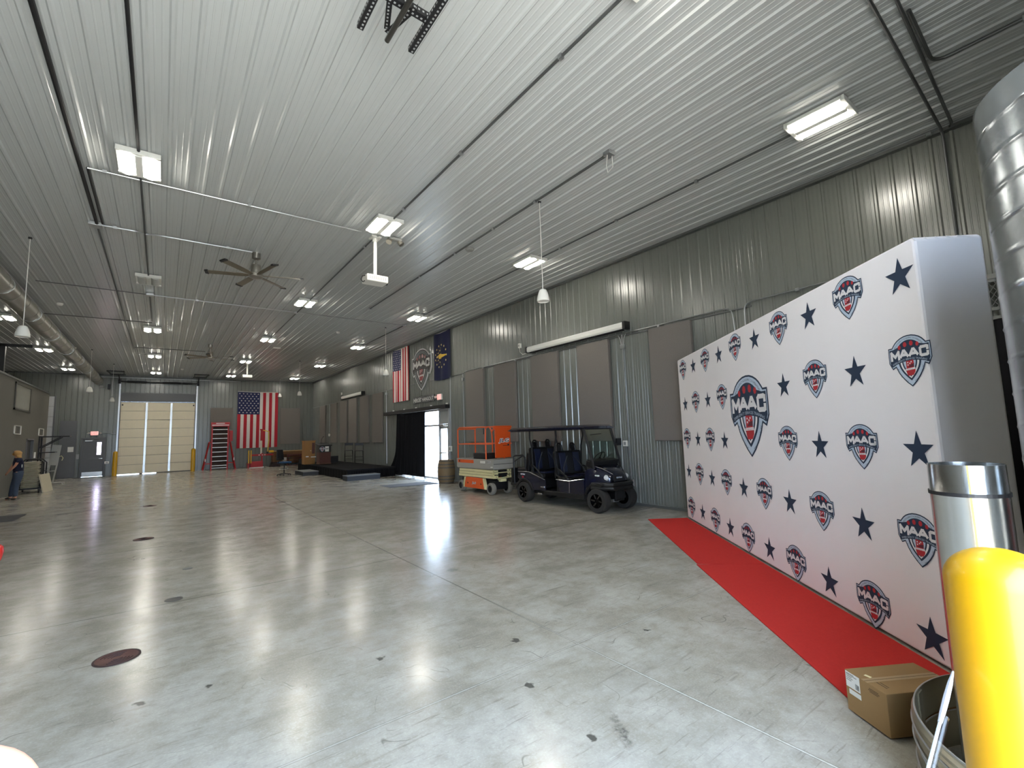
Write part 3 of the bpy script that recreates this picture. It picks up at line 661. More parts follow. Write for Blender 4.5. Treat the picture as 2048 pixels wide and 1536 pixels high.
def build_logo():
    """list of (material, layer, polygon) in a unit square about the emblem's centre"""
    G = []
    S = sym(HALF)
    G.append((0, 0, S)); G.append((1, 1, offset(S, .02)))
    # navy arch behind the letters
    arch = [(.352*math.cos(a), -.02+.385*math.sin(a)) for a in [PI*(.11+.78*i/20) for i in range(21)]]
    head = [(.432, .238), (.434, .02), (.385, -.06)]+[(.385*math.cos(PI*(.12+.76*i/12)) if 0 else .385-.77*i/12, -.075+.085*(1-((i-6)/6)**2)) for i in range(1, 12)]+[(-.385, -.06), (-.434, .02), (-.432, .238), (-.352, .238)]
    poly = [(.352, .238)]+[p for p in arch if p[1] > .24]+[(-.352, .238)]
    G.append((0, 2, poly)); G.append((0, 2, [(.432, .24), (.434, .0), (.385, -.072)]+[(.385-.77*i/14, -.072+.09*(1-((i-7)/7)**2)) for i in range(1, 14)]+[(-.385, -.072), (-.434, .0), (-.432, .24)]))
    # lower shield: navy, white stripe, navy, pale field
    def low(sx, yb, yt=-.01): return [(x, y) for x, y in [(.225*sx, yt), (.20*sx, -.14), (.15*sx, -.215), (.08*sx, -.29), (0, yb), (-.08*sx, -.29), (-.15*sx, -.215), (-.20*sx, -.14), (-.225*sx, yt)]]
    def lowp(hw, bot):
        n = 10; r = [(hw*(1-(i/n)**1.9), .0+(bot-.0)*(i/n)) for i in range(n+1)]
        return r+[(-x, y) for x, y in reversed(r[:-1])]
    G.append((0, 2, lowp(.245, -.345))); G.append((2, 3, lowp(.205, -.305))); G.append((0, 4, lowp(.165, -.278))); G.append((1, 5, lowp(.135, -.24)))
    # red tower with pale dots and its band
    G.append((3, 6, [(-.075, .005), (.085, .005), (.095, -.06), (.085, -.12), (.11, -.15), (.105, -.2), (.06, -.255), (-.06, -.26), (-.085, -.2), (-.075, -.12)]))
    G.append((4, 7, [(.02, -.07), (.095, -.055), (.09, -.115), (-.05, -.115)]))
    G.append((2, 7, [(-.10, -.135), (.11, -.125), (.11, -.158), (-.10, -.165)]))
    for (x, y) in ((-.035, -.03), (.04, -.025), (.01, -.05), (-.035, -.072)): G.append((2, 8, [(x+.013*math.cos(i*PI/4), y+.013*math.sin(i*PI/4)) for i in range(8)]))
    # ribbon
    rb = [(-.42+.84*i/16, .008+.075*(1-((i-8)/8)**2)*1.0-.075) for i in range(17)]
    up = [(x, y+.052) for x, y in rb]
    G.append((0, 8, [(x, y-.035) for x, y in rb]+list(reversed([(x, y+.06) for x, y in rb]))) if 0 else (0, 6, [(x, y-.008) for x, y in rb]+list(reversed(up))))
    # four red badges
    for (x, y, r) in ((-.195, .258, .036), (-.066, .292, .042), (.072, .294, .042), (.198, .262, .036)):
        G.append((3, 3, [(x+r*(1 if i % 2 == 0 else .86)*math.cos(i*PI/8), y+r*(1.12 if i % 2 == 0 else .98)*math.sin(i*PI/8)) for i in range(16)]))
    # MAAC, following a shallow arc
    def bend(x, y): return (x, y)
    spec = [('M', -.412, .215, .034, .172), ('A', -.205, .205, .068, .138), ('A', -.005, .215, .068, .138), ('C', .225, .195, .034, .178)]
    for ch, x0, wd, y0, hh in spec:
        for st in LET[ch]:
            for qd in strokes([(x0+.024+px*(wd-.048), y0+.02+py*(hh-.04)) for px, py in st], .050):
                G.append((2, 4, [bend(*p) for p in qd]))
    T = []
    def arc_text(body, cx, cy, r, a_mid, span, hgt, mi, layer, flip=False):
        V, F, tw, th = text_geo(body, .0, 1)
        out = []
        for (x, y, z) in V:
            a = a_mid-(x/tw)*span*(-1 if flip else 1); rr = r+(y/th)*hgt*(-1 if flip else 1)
            out.append((cx+rr*math.cos(a), cy+rr*math.sin(a)))
        T.append((mi, layer, out, F))
    arc_text('MULTI AGENCY ACADEMIC COOPERATIVE', 0, .0, .396, PI/2, 1.75, .028, 0, 2)
    arc_text('EMERGENCY SERVICES TRAINING', 0, -1.05, 1.083, PI/2, .70, .032, 1, 7)
    V, F, tw, th = text_geo('District 1', .0, 1); T.append((3, 8, [(.005+x/tw*.17, -.146+y/th*.024) for x, y, z in V], F))
    for body, x0, y0, x1, y1 in (('POLICE • FIRE', -.268, -.115, -.075, -.36), ('EMS • DISPATCH', .075, -.36, .268, -.115)):
        V, F, tw, th = text_geo(body, .0, 1); dx, dy = x1-x0, y1-y0; l = math.hypot(dx, dy)
        sg = .035
        T.append((0, 2, [(x0+dx*(x/tw+.5)-dy/l*(y/th)*.026+sg*(1-4*(x/tw)**2)*(-1 if dx*dy < 0 else 1)*.9, y0+dy*(x/tw+.5)+dx/l*(y/th)*.026-sg*(1-4*(x/tw)**2)*.7) for x, y, z in V], F))
    return G, T
LOGO = build_logo()
def put_logo(mb, M, size, step=.0006, text=True):
    for mi, layer, poly in LOGO[0]:
        mb.mi = mi+mb.base; mb.face([M @ Vector((x*size, y*size, layer*step)) for x, y in poly])
    if text:
        for mi, layer, V, F in LOGO[1]:
            mb.mi = mi+mb.base; mb.mesh([M @ Vector((x*size, y*size, layer*step+step*.5)) for x, y in V], F)
    mb.mi = 0

# ---------------------------------------------------------------- step-and-repeat backdrop
FABRIC = mat('white_stretch_fabric', L(240, 236, 238), .85, 0, .02, 4, bump=.06, bscale=220)
BA, BB = Vector((4.259, .80, 0)), Vector((8.069, 5.245, 0)); BU = (BB-BA).normalized(); BN = Vector((-BU.y, BU.x, 0)); BLEN = (BB-BA).length; BHT = 3.035
t = thing('photo_backdrop', 'tall white fabric photo backdrop printed with navy stars and shield logos', 'backdrop', BA, math.atan2(BU.y, BU.x))
# local frame of the backdrop: x along its length away from the viewer, -y behind, +y toward the hall
def rounded_slab(mb, x0, x1, y0, y1, z0, z1, r, n=5):
    """box with softened upright and top corners and a slightly slack top"""
    pts = []
    for (cx, cz, a0) in ((x1-r, z1-r, 0), (x0+r, z1-r, PI/2)):
        pts += [(cx+r*math.cos(a0+PI/2*i/n), cz+r*math.sin(a0+PI/2*i/n)) for i in range(n+1)]
    pts += [(x0, z0), (x1, z0)]
    m = len(pts); V = [(x, y0, z) for x, z in pts]+[(x, y1, z) for x, z in pts]
    F = [tuple(range(m)), tuple(range(m, 2*m))]+[(i, (i+1) % m, m+(i+1) % m, m+i) for i in range(m)]
    mb.mesh(V, F)
mb = MB(); rounded_slab(mb, 0, BLEN, -.47, 0, 0.02, BHT, .04)
mb.build('fabric_cover', FABRIC, t, bevel=.02)
mb = MB(); mb.base = 0; FM = frame((0, .003, 0), (-1, 0, 0), (0, 0, 1))     # seen from the hall: right is -x
def at_uz(u, z): return frame((u, .003, z), (-1, 0, 0), (0, 0, 1))
ROWS = [(2.80, 'S', .162, .0, 0), (2.155, 'L', .161, 0, 0), (1.51, 'S', .183, 0, 0), (.845, 'L', .274, 0, .011), (.185, 'S', .26, .002, .015)]
for z, first, u0, du, dz in ROWS:
    kind = first
    for k in range(10):
        u = u0+k*(.5955-.006*(u0 > .2)); zz_ = z+dz*u
        if z == .185 and kind == 'L' : zz_ = .185+.011*u
        if kind == 'L':
            if not (z in (2.155, 1.51) and 2.3 < u < 3.5): put_logo(mb, at_uz(u, zz_), .425, text=u < 2.2)
        else:
            big = (z in (2.155, 1.51) and 2.3 < u < 3.5)
            if not big:
                mb.mi = 0; mb.face([at_uz(u, zz_-.01) @ Vector((x, y, .0004)) for x, y in star2d(.145)])
        kind = 'S' if kind == 'L' else 'L'
put_logo(mb, at_uz(2.885, 1.845), 1.19, .0008)
mb.build('printed_pattern', LOGO_MATS, t)
mb = MB()
for k in range(5): mb.tube([(.005+.0, -.44+.09*k, BHT-.035-.02*k), (.004, -.30+.075*k, BHT-.012)], .004, 5)
mb.build('fabric_fold', FABRIC, t, smooth=True)
# ---------------------------------------------------------------- red carpet runner in two lengths
CARPET = mat('red_carpet', L(194, 54, 50), .95, 0, .08, 40, bump=.3, bscale=300, spec=.1)
def carpet(pts, label):
    mb = MB(); n = len(pts); V = [(x, y, .001) for x, y in pts]+[(x, y, .009) for x, y in pts]
    mb.mesh(V, [tuple(range(n))[::-1], tuple(range(n, 2*n))]+[(i, (i+1) % n, n+(i+1) % n, n+i) for i in range(n)])
    tag(mb.build('carpet_runner', CARPET), label, 'carpet', 'red carpet lengths')
def bd_pt(u, d): p = BA+BU*u+BN*d; return (p.x, p.y)
carpet([(7.441, 5.691), bd_pt(5.83, .02), bd_pt(2.75, .02), bd_pt(2.74, .32), (5.46, 3.46)], 'far length of red carpet at the foot of the white backdrop')
carpet([(5.417, 3.446), bd_pt(2.735, .32), bd_pt(2.735, .02), bd_pt(-.02, .02), bd_pt(-.25, .30), (3.43, 1.165)], 'near wider length of red carpet reaching the cardboard box')

# ---------------------------------------------------------------- acoustic panels
FELT = mat('grey_acoustic_felt', L(118, 113, 108), .95, 0, .10, 40, bump=.2, bscale=160, spec=.1)
FELTEDGE = mat('felt_edge', L(70, 68, 64), .95, 0, .1, 40, spec=.1)
def panel(lo, hi, z0, z1, label, back=False):
    mb = MB(); cx = (lo+hi)/2; wd = hi-lo
    if back: mb.bb(-wd/2, wd/2, -.075, 0, 0, z1-z0)
    else: mb.bb(-.075, 0, -wd/2, wd/2, 0, z1-z0)
    o = mb.build('acoustic_panel', [FELT], bevel=.006)
    o.location = (cx, YB-.022, z0) if back else (XR-.022, cx, z0)
    tag(o, label, 'acoustic panel', 'grey felt wall panels')
RP = [(31.97, 33.3, 'deepest in the corner, behind the wooden lectern'), (29.44, 30.7, 'second from the back corner, beside the small wall lamp'), (27.5, 28.7, 'third from the back corner'), (25.75, 27.1, 'behind the first high stool'), (23.9, 25.15, 'behind the second high stool'), (22.0, 23.3, 'nearest the curtain on the stage side'),
      (12.95, 14.08, 'just right of the glazed entrance, above the orange lift'), (11.18, 12.3, 'second right of the entrance, above the lift platform end'), (9.25, 10.4, 'above the rear of the golf cart'), (7.43, 8.5, 'above the golf cart windshield, under the long screen'), (5.22, 6.25, 'partly hidden by the far edge of the white backdrop')]
for a, b, s in RP: panel(a, b, 1.45, 3.92, 'tall grey felt wall panel '+s)
panel(2.42, 3.69, 1.45, 3.92, 'grey felt panel on the back wall behind the red rack tower', True)
panel(6.5, 7.78, 1.44, 3.93, 'grey felt panel on the back wall right of the big flag', True)

# ---------------------------------------------------------------- flags
FRED = mat('flag_red', L(176, 30, 44), .8, 0, .06, 10); FWHITE = mat('flag_white', L(222, 214, 208), .8, 0, .04, 10); FBLUE = mat('flag_blue', L(30, 36, 78), .8, 0, .08, 10); FCREAM = mat('flag_header', L(190, 186, 178), .8)
def wave(u, v, amp, ph, n): return amp*(math.sin(u*n+ph)+.5*math.sin(u*n*2.3+ph*2+v*2))*(.25+.75*v)
def us_flag(M, wd, ln, label, amp=.03, cat='flag', sag=.05):
    """hung by its hoist edge: canton at upper left, stripes running down"""
    root = bpy.data.objects.new('national_flag', None); C.objects.link(root); root.matrix_world = M; root.empty_display_size = .1
    tag(root, label, cat, 'stars-and-stripes flags')
    def P(u, v, lift=0): return (wd*(u-.5)*(1-.0*v), -ln*v-sag*math.sin(PI*u)*(1-v), wave(u*8, v, amp, 1.0, 3)+lift+amp*1.6+.01)
    mb = MB(); nu, nv = 52, 30
    V = [P(i/nu, j/nv) for j in range(nv+1) for i in range(nu+1)]
    vs = [mb.bm.verts.new(v) for v in V]
    for j in range(nv):
        for i in range(nu):
            f = mb.bm.faces.new((vs[j*(nu+1)+i], vs[j*(nu+1)+i+1], vs[(j+1)*(nu+1)+i+1], vs[(j+1)*(nu+1)+i]))
            s = i*13//nu
            f.material_index = 2 if (i < nu*7//13 and j < nv*.4) else (0 if s % 2 == 0 else 1)
    cw, chh = 7/13, .4
    for r in range(9):
        for c in range(6 if r % 2 == 0 else 5):
            u = cw*((c+.5)/6+(0 if r % 2 == 0 else .5/6)); v = chh*(r+.75)/9.5; R_ = ln*.4*.038
            mb.mi = 1; q0 = Vector(P(u, v, .006)); mb.face([q0+Vector((x, y, 0)) for x, y in star2d(R_)])
    mb.build('flag_cloth', [FRED, FWHITE, FBLUE], root, smooth=True)
    mb = MB()
    nn = 20; V = []
    for i in range(nn+1):
        p = Vector(P(i/nn, 0)); V += [p+Vector((0, .045, .0)), p+Vector((0, -.005, .004))]
    mb.mesh(V, [(2*i, 2*i+1, 2*i+3, 2*i+2) for i in range(nn)]); mb.build('header_band', FCREAM, root)
    mb = MB()
    for u in (0, 1): p = Vector(P(u, 0)); mb.lathe([(.012, -.004), (.024, 0), (.012, .004)], n=10, M=Matrix.Translation(p+Vector((0, .02, .008))))
    mb.build('grommet', GALV, root)
    return root
us_flag(frame((5.13, YB-.02, 5.0), (1, 0, 0), (0, 0, 1)), 2.42, 3.74, 'huge stars-and-stripes flag hung down the back wall', .018, sag=.03)
us_flag(frame((XR-.022, 19.8, 5.74), (0, -1, 0), (0, 0, 1)), 1.75, 2.45, 'stars-and-stripes flag hung down the right wall over the curtain', .017, sag=.05)
root = bpy.data.objects.new('state_flag', None); C.objects.link(root); root.matrix_world = frame((XR-.022, 15.83, 5.76), (0, -1, 0), (0, 0, 1))
tag(root, 'dark blue flag with gold torch and ring of stars on the right wall', 'flag')
GOLD = mat('flag_gold', L(214, 176, 70), .7, 0, .08, 10); FNAVY = mat('flag_navy', L(20, 26, 62), .8, 0, .08, 10)
mb = MB(); nu, nv = 30, 24; wd, ln = 1.36, 1.88
def PF(u, v, l=0): return Vector((wd*(u-.5), -ln*v-.06*math.sin(PI*u)*(1-v)-.04*math.sin(u*PI)*v, .05+.03*math.sin(u*14)*(.3+.7*v)+l))
vs = [mb.bm.verts.new(PF(i/nu, j/nv)) for j in range(nv+1) for i in range(nu+1)]
for j in range(nv):
    for i in range(nu): mb.bm.faces.new((vs[j*(nu+1)+i], vs[j*(nu+1)+i+1], vs[(j+1)*(nu+1)+i+1], vs[(j+1)*(nu+1)+i]))
mb.build('flag_cloth', FNAVY, root, smooth=True)
mb = MB(); cc_ = PF(.5, .5, .03)
for k in range(13):
    a = 2*PI*k/13; mb.face([cc_+Vector((.44*math.cos(a)+x, .44*math.sin(a)+y, .01)) for x, y in star2d(.055)])
for k in range(5):
    a = PI/2+PI*(k+.5)/5-.0; mb.face([cc_+Vector((.24*math.cos(a)+x, .24*math.sin(a)+y, .01)) for x, y in star2d(.045)])
mb.face([cc_+Vector((-.30+x, y, .012)) for x, y in star2d(.07)])
mb.build('star_ring', mat('flag_pale_gold', L(226, 206, 140), .7), root)
mb = MB()
mb.face([cc_+Vector(p) for p in ((.42, -.02, .012), (.42, .03, .012), (-.02, .07, .012), (-.02, -.07, .012))])
mb.face([cc_+Vector(p) for p in ((-.02, -.11, .013), (.03, -.11, .013), (.03, .11, .013), (-.02, .11, .013))])
mb.face([cc_+Vector((x, y, .013)) for x, y in ((-.02, -.08), (-.1, -.11), (-.2, -.05), (-.16, -.01), (-.26, .04), (-.14, .07), (-.1, .1), (-.02, .08))])
for k in range(7):
    a = PI/2+PI*k/6; mb.face([cc_+Vector((-.04+r*math.cos(a+da), r*math.sin(a+da), .009)) for r, da in ((.14, 0), (.36, -.015), (.36, .015))])
mb.build('torch', GOLD, root)
mb = MB(); V = []
for i in range(21): p = PF(i/20, 0); V += [p+Vector((0, .045, .0)), p+Vector((0, -.005, .004))]
mb.mesh(V, [(2*i, 2*i+1, 2*i+3, 2*i+2) for i in range(20)]); mb.build('header_band', FCREAM, root)

# ---------------------------------------------------------------- wall emblem, name board, exit signs
t = bpy.data.objects.new('emblem_sign', None); C.objects.link(t); t.matrix_world = frame((XR-.024, 17.66, 4.49), (0, -1, 0), (0, 0, 1))
tag(t, 'large cut-out shield emblem sign between the two wall flags', 'sign')
S = [(x*1.85, y*1.85) for x, y in sym(HALF)]
mb = MB(); mb.prism(offset(S, -.045), Matrix.Identity(4), .05); mb.build('backing_board', mat('sign_silver', L(196, 196, 196), .5), t)
mb = MB(); mb.base = 0; put_logo(mb, Matrix.Translation((0, 0, .053)), 1.85, .0012)
mb.build('emblem_face', [mat('sign_umber', L(52, 42, 42), .65), mat('sign_grey', L(108, 111, 114), .65), mat('sign_white', L(224, 222, 220), .4), mat('sign_red', L(140, 34, 38), .4), mat('sign_dark_red', L(86, 30, 34), .4)], t)
t = bpy.data.objects.new('name_board', None); C.objects.link(t); t.matrix_world = frame((XR-.024, 17.54, 3.22), (0, -1, 0), (0, 0, 1))
tag(t, 'dark name board lettered HEROES\u2019 HANGOUT above the curtain track', 'sign')
mb = MB(); mb.prism([(-.97, -.135), (.97, -.135), (.97, .135), (-.97, .135)], Matrix.Identity(4), .03); mb.build('board', mat('slate_board', L(36, 40, 44), .6), t, bevel=.004)
mb = MB()
for (a, b, c, d) in ((-.95, .95, .108, .115), (-.95, .95, -.115, -.108), (-.95, -.943, -.115, .115), (.943, .95, -.115, .115)): mb.prism([(a, c), (b, c), (b, d), (a, d)], Matrix.Translation((0, 0, .03)), .002)
put_text(mb, "HEROES' HANGOUT", Matrix.Translation((0, 0, .0325)), width=1.82, height=.17, bold=.03); mb.build('lettering', mat('silver_lettering', L(214, 214, 210), .5), t)
EXITRED = mat('exit_red_glow', (1.0, .16, .14, 1), .4, emis=2.2); EXITFACE = mat('exit_face_glow', (1.0, .45, .42, 1), .4, emis=.8)
def exit_sign(M, label, arm):
    t = bpy.data.objects.new('exit_sign', None); C.objects.link(t); t.matrix_world = M; tag(t, label, 'exit sign', 'red EXIT signs')
    mb = MB(); mb.prism([(-.17, -.115), (.17, -.115), (.17, .115), (-.17, .115)], Matrix.Identity(4), .06); mb.build('housing', WHITEP, t, bevel=.006)
    mb = MB(); mb.prism([(-.155, -.10), (.155, -.10), (.155, .10), (-.155, .10)], Matrix.Translation((0, 0, .06)), .004); mb.build('face', EXITFACE, t)
    mb = MB(); put_text(mb, 'EXIT', Matrix.Translation((0, 0, .0655)), width=.27, height=.15, bold=.03); mb.build('lettering', EXITRED, t)
    for sx in arm:
        mb = MB(); mb.cyl((sx*.24, .03, .05), (sx*.27, .0, .12), .045, .05, n=12); mb.bar((sx*.16, .02, .03), (sx*.25, .03, .05), .03, .03); mb.build('lamp_head', WHITEP, t, smooth=True)
exit_sign(frame((XR-.024, 16.1, 3.20), (0, -1, 0), (0, 0, 1)), 'red lit EXIT sign on the right wall beside the dark name board', (-1,))
exit_sign(frame((-3.07, YB-.024, 2.43), (1, 0, 0), (0, 0, 1)), 'red lit EXIT sign above the back wall exit door', (-1, 1))
# ---------------------------------------------------------------- curtain and its track
t = thing('curtain_track', 'long black curtain track box over the entrance', 'curtain track', (XR-.02, 18.45, 2.72))
mb = MB(); mb.bb(-.20, -.005, -3.07, 3.07, 0, .15); mb.build('track_box', BLACKSTEEL, t, bevel=.006)
mb = MB()
for yy in (-2.9, -1.6, -.2, 1.0, 2.2): mb.bb(-.06, 0, yy-.03, yy+.03, .15, .21)
mb.build('bracket', WHITEP, t)
VELVET = mat('black_velvet', L(17, 17, 20), .9, 0, .2, 20, spec=.2)
mb = MB(); nu, nv = 120, 16
def CU(u, v):
    y = 17.25+2.75*u
    amp = .05+.03*v
    x = XR-.13-.05*v+(amp-.015)*math.sin(u*95)+.015*math.sin(u*31+v)
    fl = max(0, (u-.72)/.28)**1.5*(max(0, v-.55)/.45)**2
    return (x-.10*fl-.02, y+.85*fl+.06*v*math.sin(u*40), 2.71-2.64*v)
V = [CU(i/nu, j/nv) for j in range(nv+1) for i in range(nu+1)]
mb.mesh(V, [(j*(nu+1)+i, j*(nu+1)+i+1, (j+1)*(nu+1)+i+1, (j+1)*(nu+1)+i) for j in range(nv) for i in range(nu)])
o = mb.build('curtain', VELVET, smooth=True); o.modifiers.new('thick', 'SOLIDIFY').thickness = .006
tag(o, 'black floor-length curtain drawn half across the entrance', 'curtain')
# ---------------------------------------------------------------- roll-down screens
def screen(ya, yb, z, label):
    t = thing('screen_case', label, 'projection screen', (XR-.02, (ya+yb)/2, z), 0, 'roll-up projection screen cases'); hl = abs(yb-ya)/2
    mb = MB(); mb.prism([(-.03, -.09), (-.17, -.09), (-.19, -.05), (-.19, .03), (-.16, .07), (-.03, .07)], frame((0, hl, 0), (1, 0, 0), (0, 0, 1)), hl*2); mb.build('case', WHITEPAINT, t)
    for s in (-1, 1):
        mb = MB(); mb.bb(-.2, -.0, s*hl-.03, s*hl+.05, -.1, .08); mb.build('end_cap', BLACK, t, bevel=.008)
    mb = MB(); mb.bb(-.14, -.06, -hl+.1, hl-.1, -.115, -.088); mb.build('slot', BLACK, t)
    return t
screen(6.82, 10.45, 4.14, 'long white rolled-up projection screen case above the golf cart')
screen(24.6, 28.2, 4.12, 'shorter-looking rolled-up projection screen case far back above the stage')
# ---------------------------------------------------------------- wall conduits and boxes
xw = XR-.045
run('conduit', [(xw, 14.2, 3.965), (xw, 4.36, 3.975), (xw, 4.26, 2.4)], .0125, 'bright conduit along the right wall over the felt panels, bending down behind the backdrop', CONDUIT, clips=[(xw, 13.0, 3.93), (xw, 11.2, 3.935), (xw, 6.0, 3.955)], grp='wall conduit runs')
run('conduit', [(xw, 4.14, 2.4), (xw, 4.12, 4.0), (xw, 2.3, 4.03)], .0125, 'second bent wall conduit going up from behind the backdrop', CONDUIT, clips=[(xw, 3.2, 4.01)], grp='wall conduit runs')
run('conduit', [(xw, 7.03, 3.72), (xw, 7.0, .5)], .013, 'thin conduit down the wall right of the golf cart with a white box', CONDUIT, boxes=[(xw, 7.03, 3.66)], grp='wall conduit runs')
mb = MB()
for dy in (-.11, .0, .11): mb.tube([(xw, 7.03+dy*.3, 3.7), (xw, 7.03+dy*.5, 3.85), (xw, 7.03+dy, 3.95)], .01, 6)
tag(mb.build('conduit_branch', CONDUIT, smooth=True), 'three short conduit bends feeding the box beside the long screen', 'conduit')
run('conduit', [(xw, 15.27, 3.95), (xw, 15.3, 1.25)], .013, 'thin conduit down the wall right of the entrance', CONDUIT, grp='wall conduit runs')
run('conduit', [(xw, 14.35, 3.9), (xw, 14.3, .3)], .011, 'thin conduit down the wall between entrance and felt panel', CONDUIT, boxes=[(xw, 14.34, 3.7)], grp='wall conduit runs')
run('conduit', [(xw, 21.55, 3.95), (xw, 21.5, .45)], .014, 'thin conduit down the wall left of the curtain', CONDUIT, boxes=[(xw, 21.55, 3.8)], grp='wall conduit runs')
run('conduit', [(xw, 31.1, 3.9), (xw, 31.1, 2.1)], .011, 'thin conduit down to the small white lamp in the back corner', CONDUIT, grp='wall conduit runs')
mb = MB(); mb.ball((0, 0, 0), .11, 8, (.5, 1, 1)); o = mb.build('wall_lamp', WHITEP, smooth=True); o.location = (XR-.08, 31.0, 1.95); tag(o, 'small round white wall lamp in the back right corner', 'wall lamp')
def outlet(c, dims, name, label, m=WHITEP):
    t = thing(name, label, 'outlet box', c, 0, 'small wall boxes'); mb = MB(); mb.box((0, 0, 0), dims); mb.build('box', m, t, bevel=.006)
    thin = min(range(3), key=lambda i: dims[i]); d2 = [d*.55 for d in dims]; d2[thin] = .006; off = [0, 0, 0]; off[thin] = -dims[thin]/2-.002
    mb = MB(); mb.box(off, d2); mb.build('cover_plate', GREYP, t)
outlet((XR-.05, 15.33, 1.2), (.06, .16, .2), 'outlet_box', 'white outlet box on the wall right of the entrance')
outlet((XR-.05, 7.09, 1.39), (.06, .12, .13), 'outlet_box', 'white outlet box on the wall beside the golf cart mirror')
outlet((XR-.05, 6.97, .5), (.06, .09, .16), 'outlet_box', 'bright outlet plate low on the wall at the golf cart nose', STAINLESS)
outlet((XR-.05, 10.95, 4.35), (.06, .1, .14), 'outlet_box', 'white box on the wall at the left end of the long screen')
outlet((XR-.05, 28.6, 4.4), (.06, .1, .14), 'outlet_box', 'small white box on the wall left of the far screen')
outlet((-2.47, YB-.05, .75), (.2, .06, .14), 'outlet_box', 'white box low beside the exit door')
outlet((-3.72, YB-.09, 1.15), (.12, .06, .28), 'outlet_box', 'light switch pair left of the exit door', GREYP)
outlet((-2.9, YB-.05, 5.1), (.16, .06, .12), 'outlet_box', 'grey box high on the back wall left of the overhead door', GREYP)
mb = MB(); mb.tube([(XR-.06, 10.95, 4.28), (XR-.06, 10.93, 4.15), (XR-.07, 10.8, 4.06), (XR-.08, 10.62, 4.06)], .008, 6); tag(mb.build('power_cord', WHITEP, smooth=True), 'short cord from the wall box to the long screen', 'cord')
run('conduit', [(-2.8, YB-.05, 2.43), (-2.15, YB-.05, 2.40)], .014, 'short conduit right of the back exit sign', CONDUIT, grp='wall conduit runs')
mb = MB(); mb.bb(-.12, .12, -.004, 0, -.14, .14); o = mb.build('paper_notice', PAPER); o.location = (-4.02, YB-.056, 1.56); tag(o, 'white paper notice on the grey panel door', 'notice')
def pic(y, label, wy=.52):
    t = thing('picture_frame', label, 'picture frame', (XBOX, y, 2.42), 0, 'small white frames')
    mb = MB()
    for (a, b, c, d) in ((-wy, -wy+.09, -.17, .17), (wy-.09, wy, -.17, .17), (-wy, wy, .14, .17), (-wy, wy, -.17, -.14)): mb.bb(0, .03, a, b, c, d)
    mb.build('frame', WHITEP, t); mb = MB(); mb.bb(0, .01, -wy+.02, wy-.02, -.15, .15); mb.build('picture', SMOOTHGREY, t)
pic(25.63, 'small white frame on the left office wall, nearer one'); pic(30.0, 'small white frame on the left office wall near its far end')
outlet((XBOX+.03, 28.9, 1.4), (.05, .12, .26), 'outlet_box', 'white light switch beside the dark doorway in the left wall')
# ---------------------------------------------------------------- golf cart (front toward -y, viewer sees its right side at -x)
CBLUE = mat('cart_blue_paint', L(10, 15, 40), .22, .2, .08, 8, coat=.8); CTRIM = mat('cart_black_plastic', L(13, 13, 15), .5, 0, .1, 20)
TYRE = mat('tyre_rubber', L(40, 38, 36), .85, 0, .15, 30, bump=.3, bscale=80); SPOKE = mat('dark_chrome', L(96, 96, 100), .2, 1, .02, 10); RIMB = mat('gloss_black_rim', L(16, 16, 18), .2, .6, .1, 10); CHROME = mat('chrome_trim', L(225, 225, 228), .12, 1, .02, 10)
VINYL = mat('black_vinyl', L(12, 12, 15), .4, 0, .15, 20); VBLUE = mat('blue_vinyl', L(20, 26, 50), .35, 0, .1, 20)
def wheel_local(mb_t, mb_r, mb_c, r, wd, spokes):
    """axis along x, centred at origin"""
    M = Matrix.Rotation(PI/2, 4, 'Y')
    mb_t.lathe([(r*.60, -wd/2), (r*.9, -wd/2), (r*.985, -wd*.36), (r, -wd*.2), (r, wd*.2), (r*.985, wd*.36), (r*.9, wd/2), (r*.60, wd/2), (r*.58, 0), (r*.60, -wd/2)], n=32, M=M)
    mb_r.lathe([(.001, -wd*.28), (r*.18, -wd*.3), (r*.2, -wd*.2), (r*.52, -wd*.15), (r*.56, -wd*.46), (r*.61, -wd*.47), (r*.61, wd*.47), (r*.5, wd*.4), (.001, wd*.3)], n=32, M=M)
    for k in range(spokes):
        a = 2*PI*k/spokes; mb_c.bar((-wd*.36, r*.2*math.cos(a), r*.2*math.sin(a)), (-wd*.42, r*.54*math.cos(a+.12), r*.54*math.sin(a+.12)), .012, .03)
def wheel(name, parent, loc, r, wd, spokes, tyre=TYRE, rim=RIMB, spk=SPOKE, rz=0, label=None):
    a, b, c = MB(), MB(), MB(); wheel_local(a, b, c, r, wd, spokes)
    o = a.build(name, tyre, parent, smooth=True); o.location = loc; o.rotation_euler = (0, 0, rz)
    b.build('rim', rim, o, smooth=True); c.build('rim_spokes', spk, o)
    if label: o['label'] = label
    return o
g = thing('golf_cart', 'dark blue six-seat golf cart with black roof struts and windshield parked along the right wall', 'golf cart', (7.78, 8.0, 0))
for x, s in ((-.42, 0), (.42, PI)):
    wheel('wheel', g, (x, -1.16, .25), .25, .22, 6, rz=s+.12); wheel('wheel', g, (x, 1.28, .25), .25, .22, 6, rz=s)
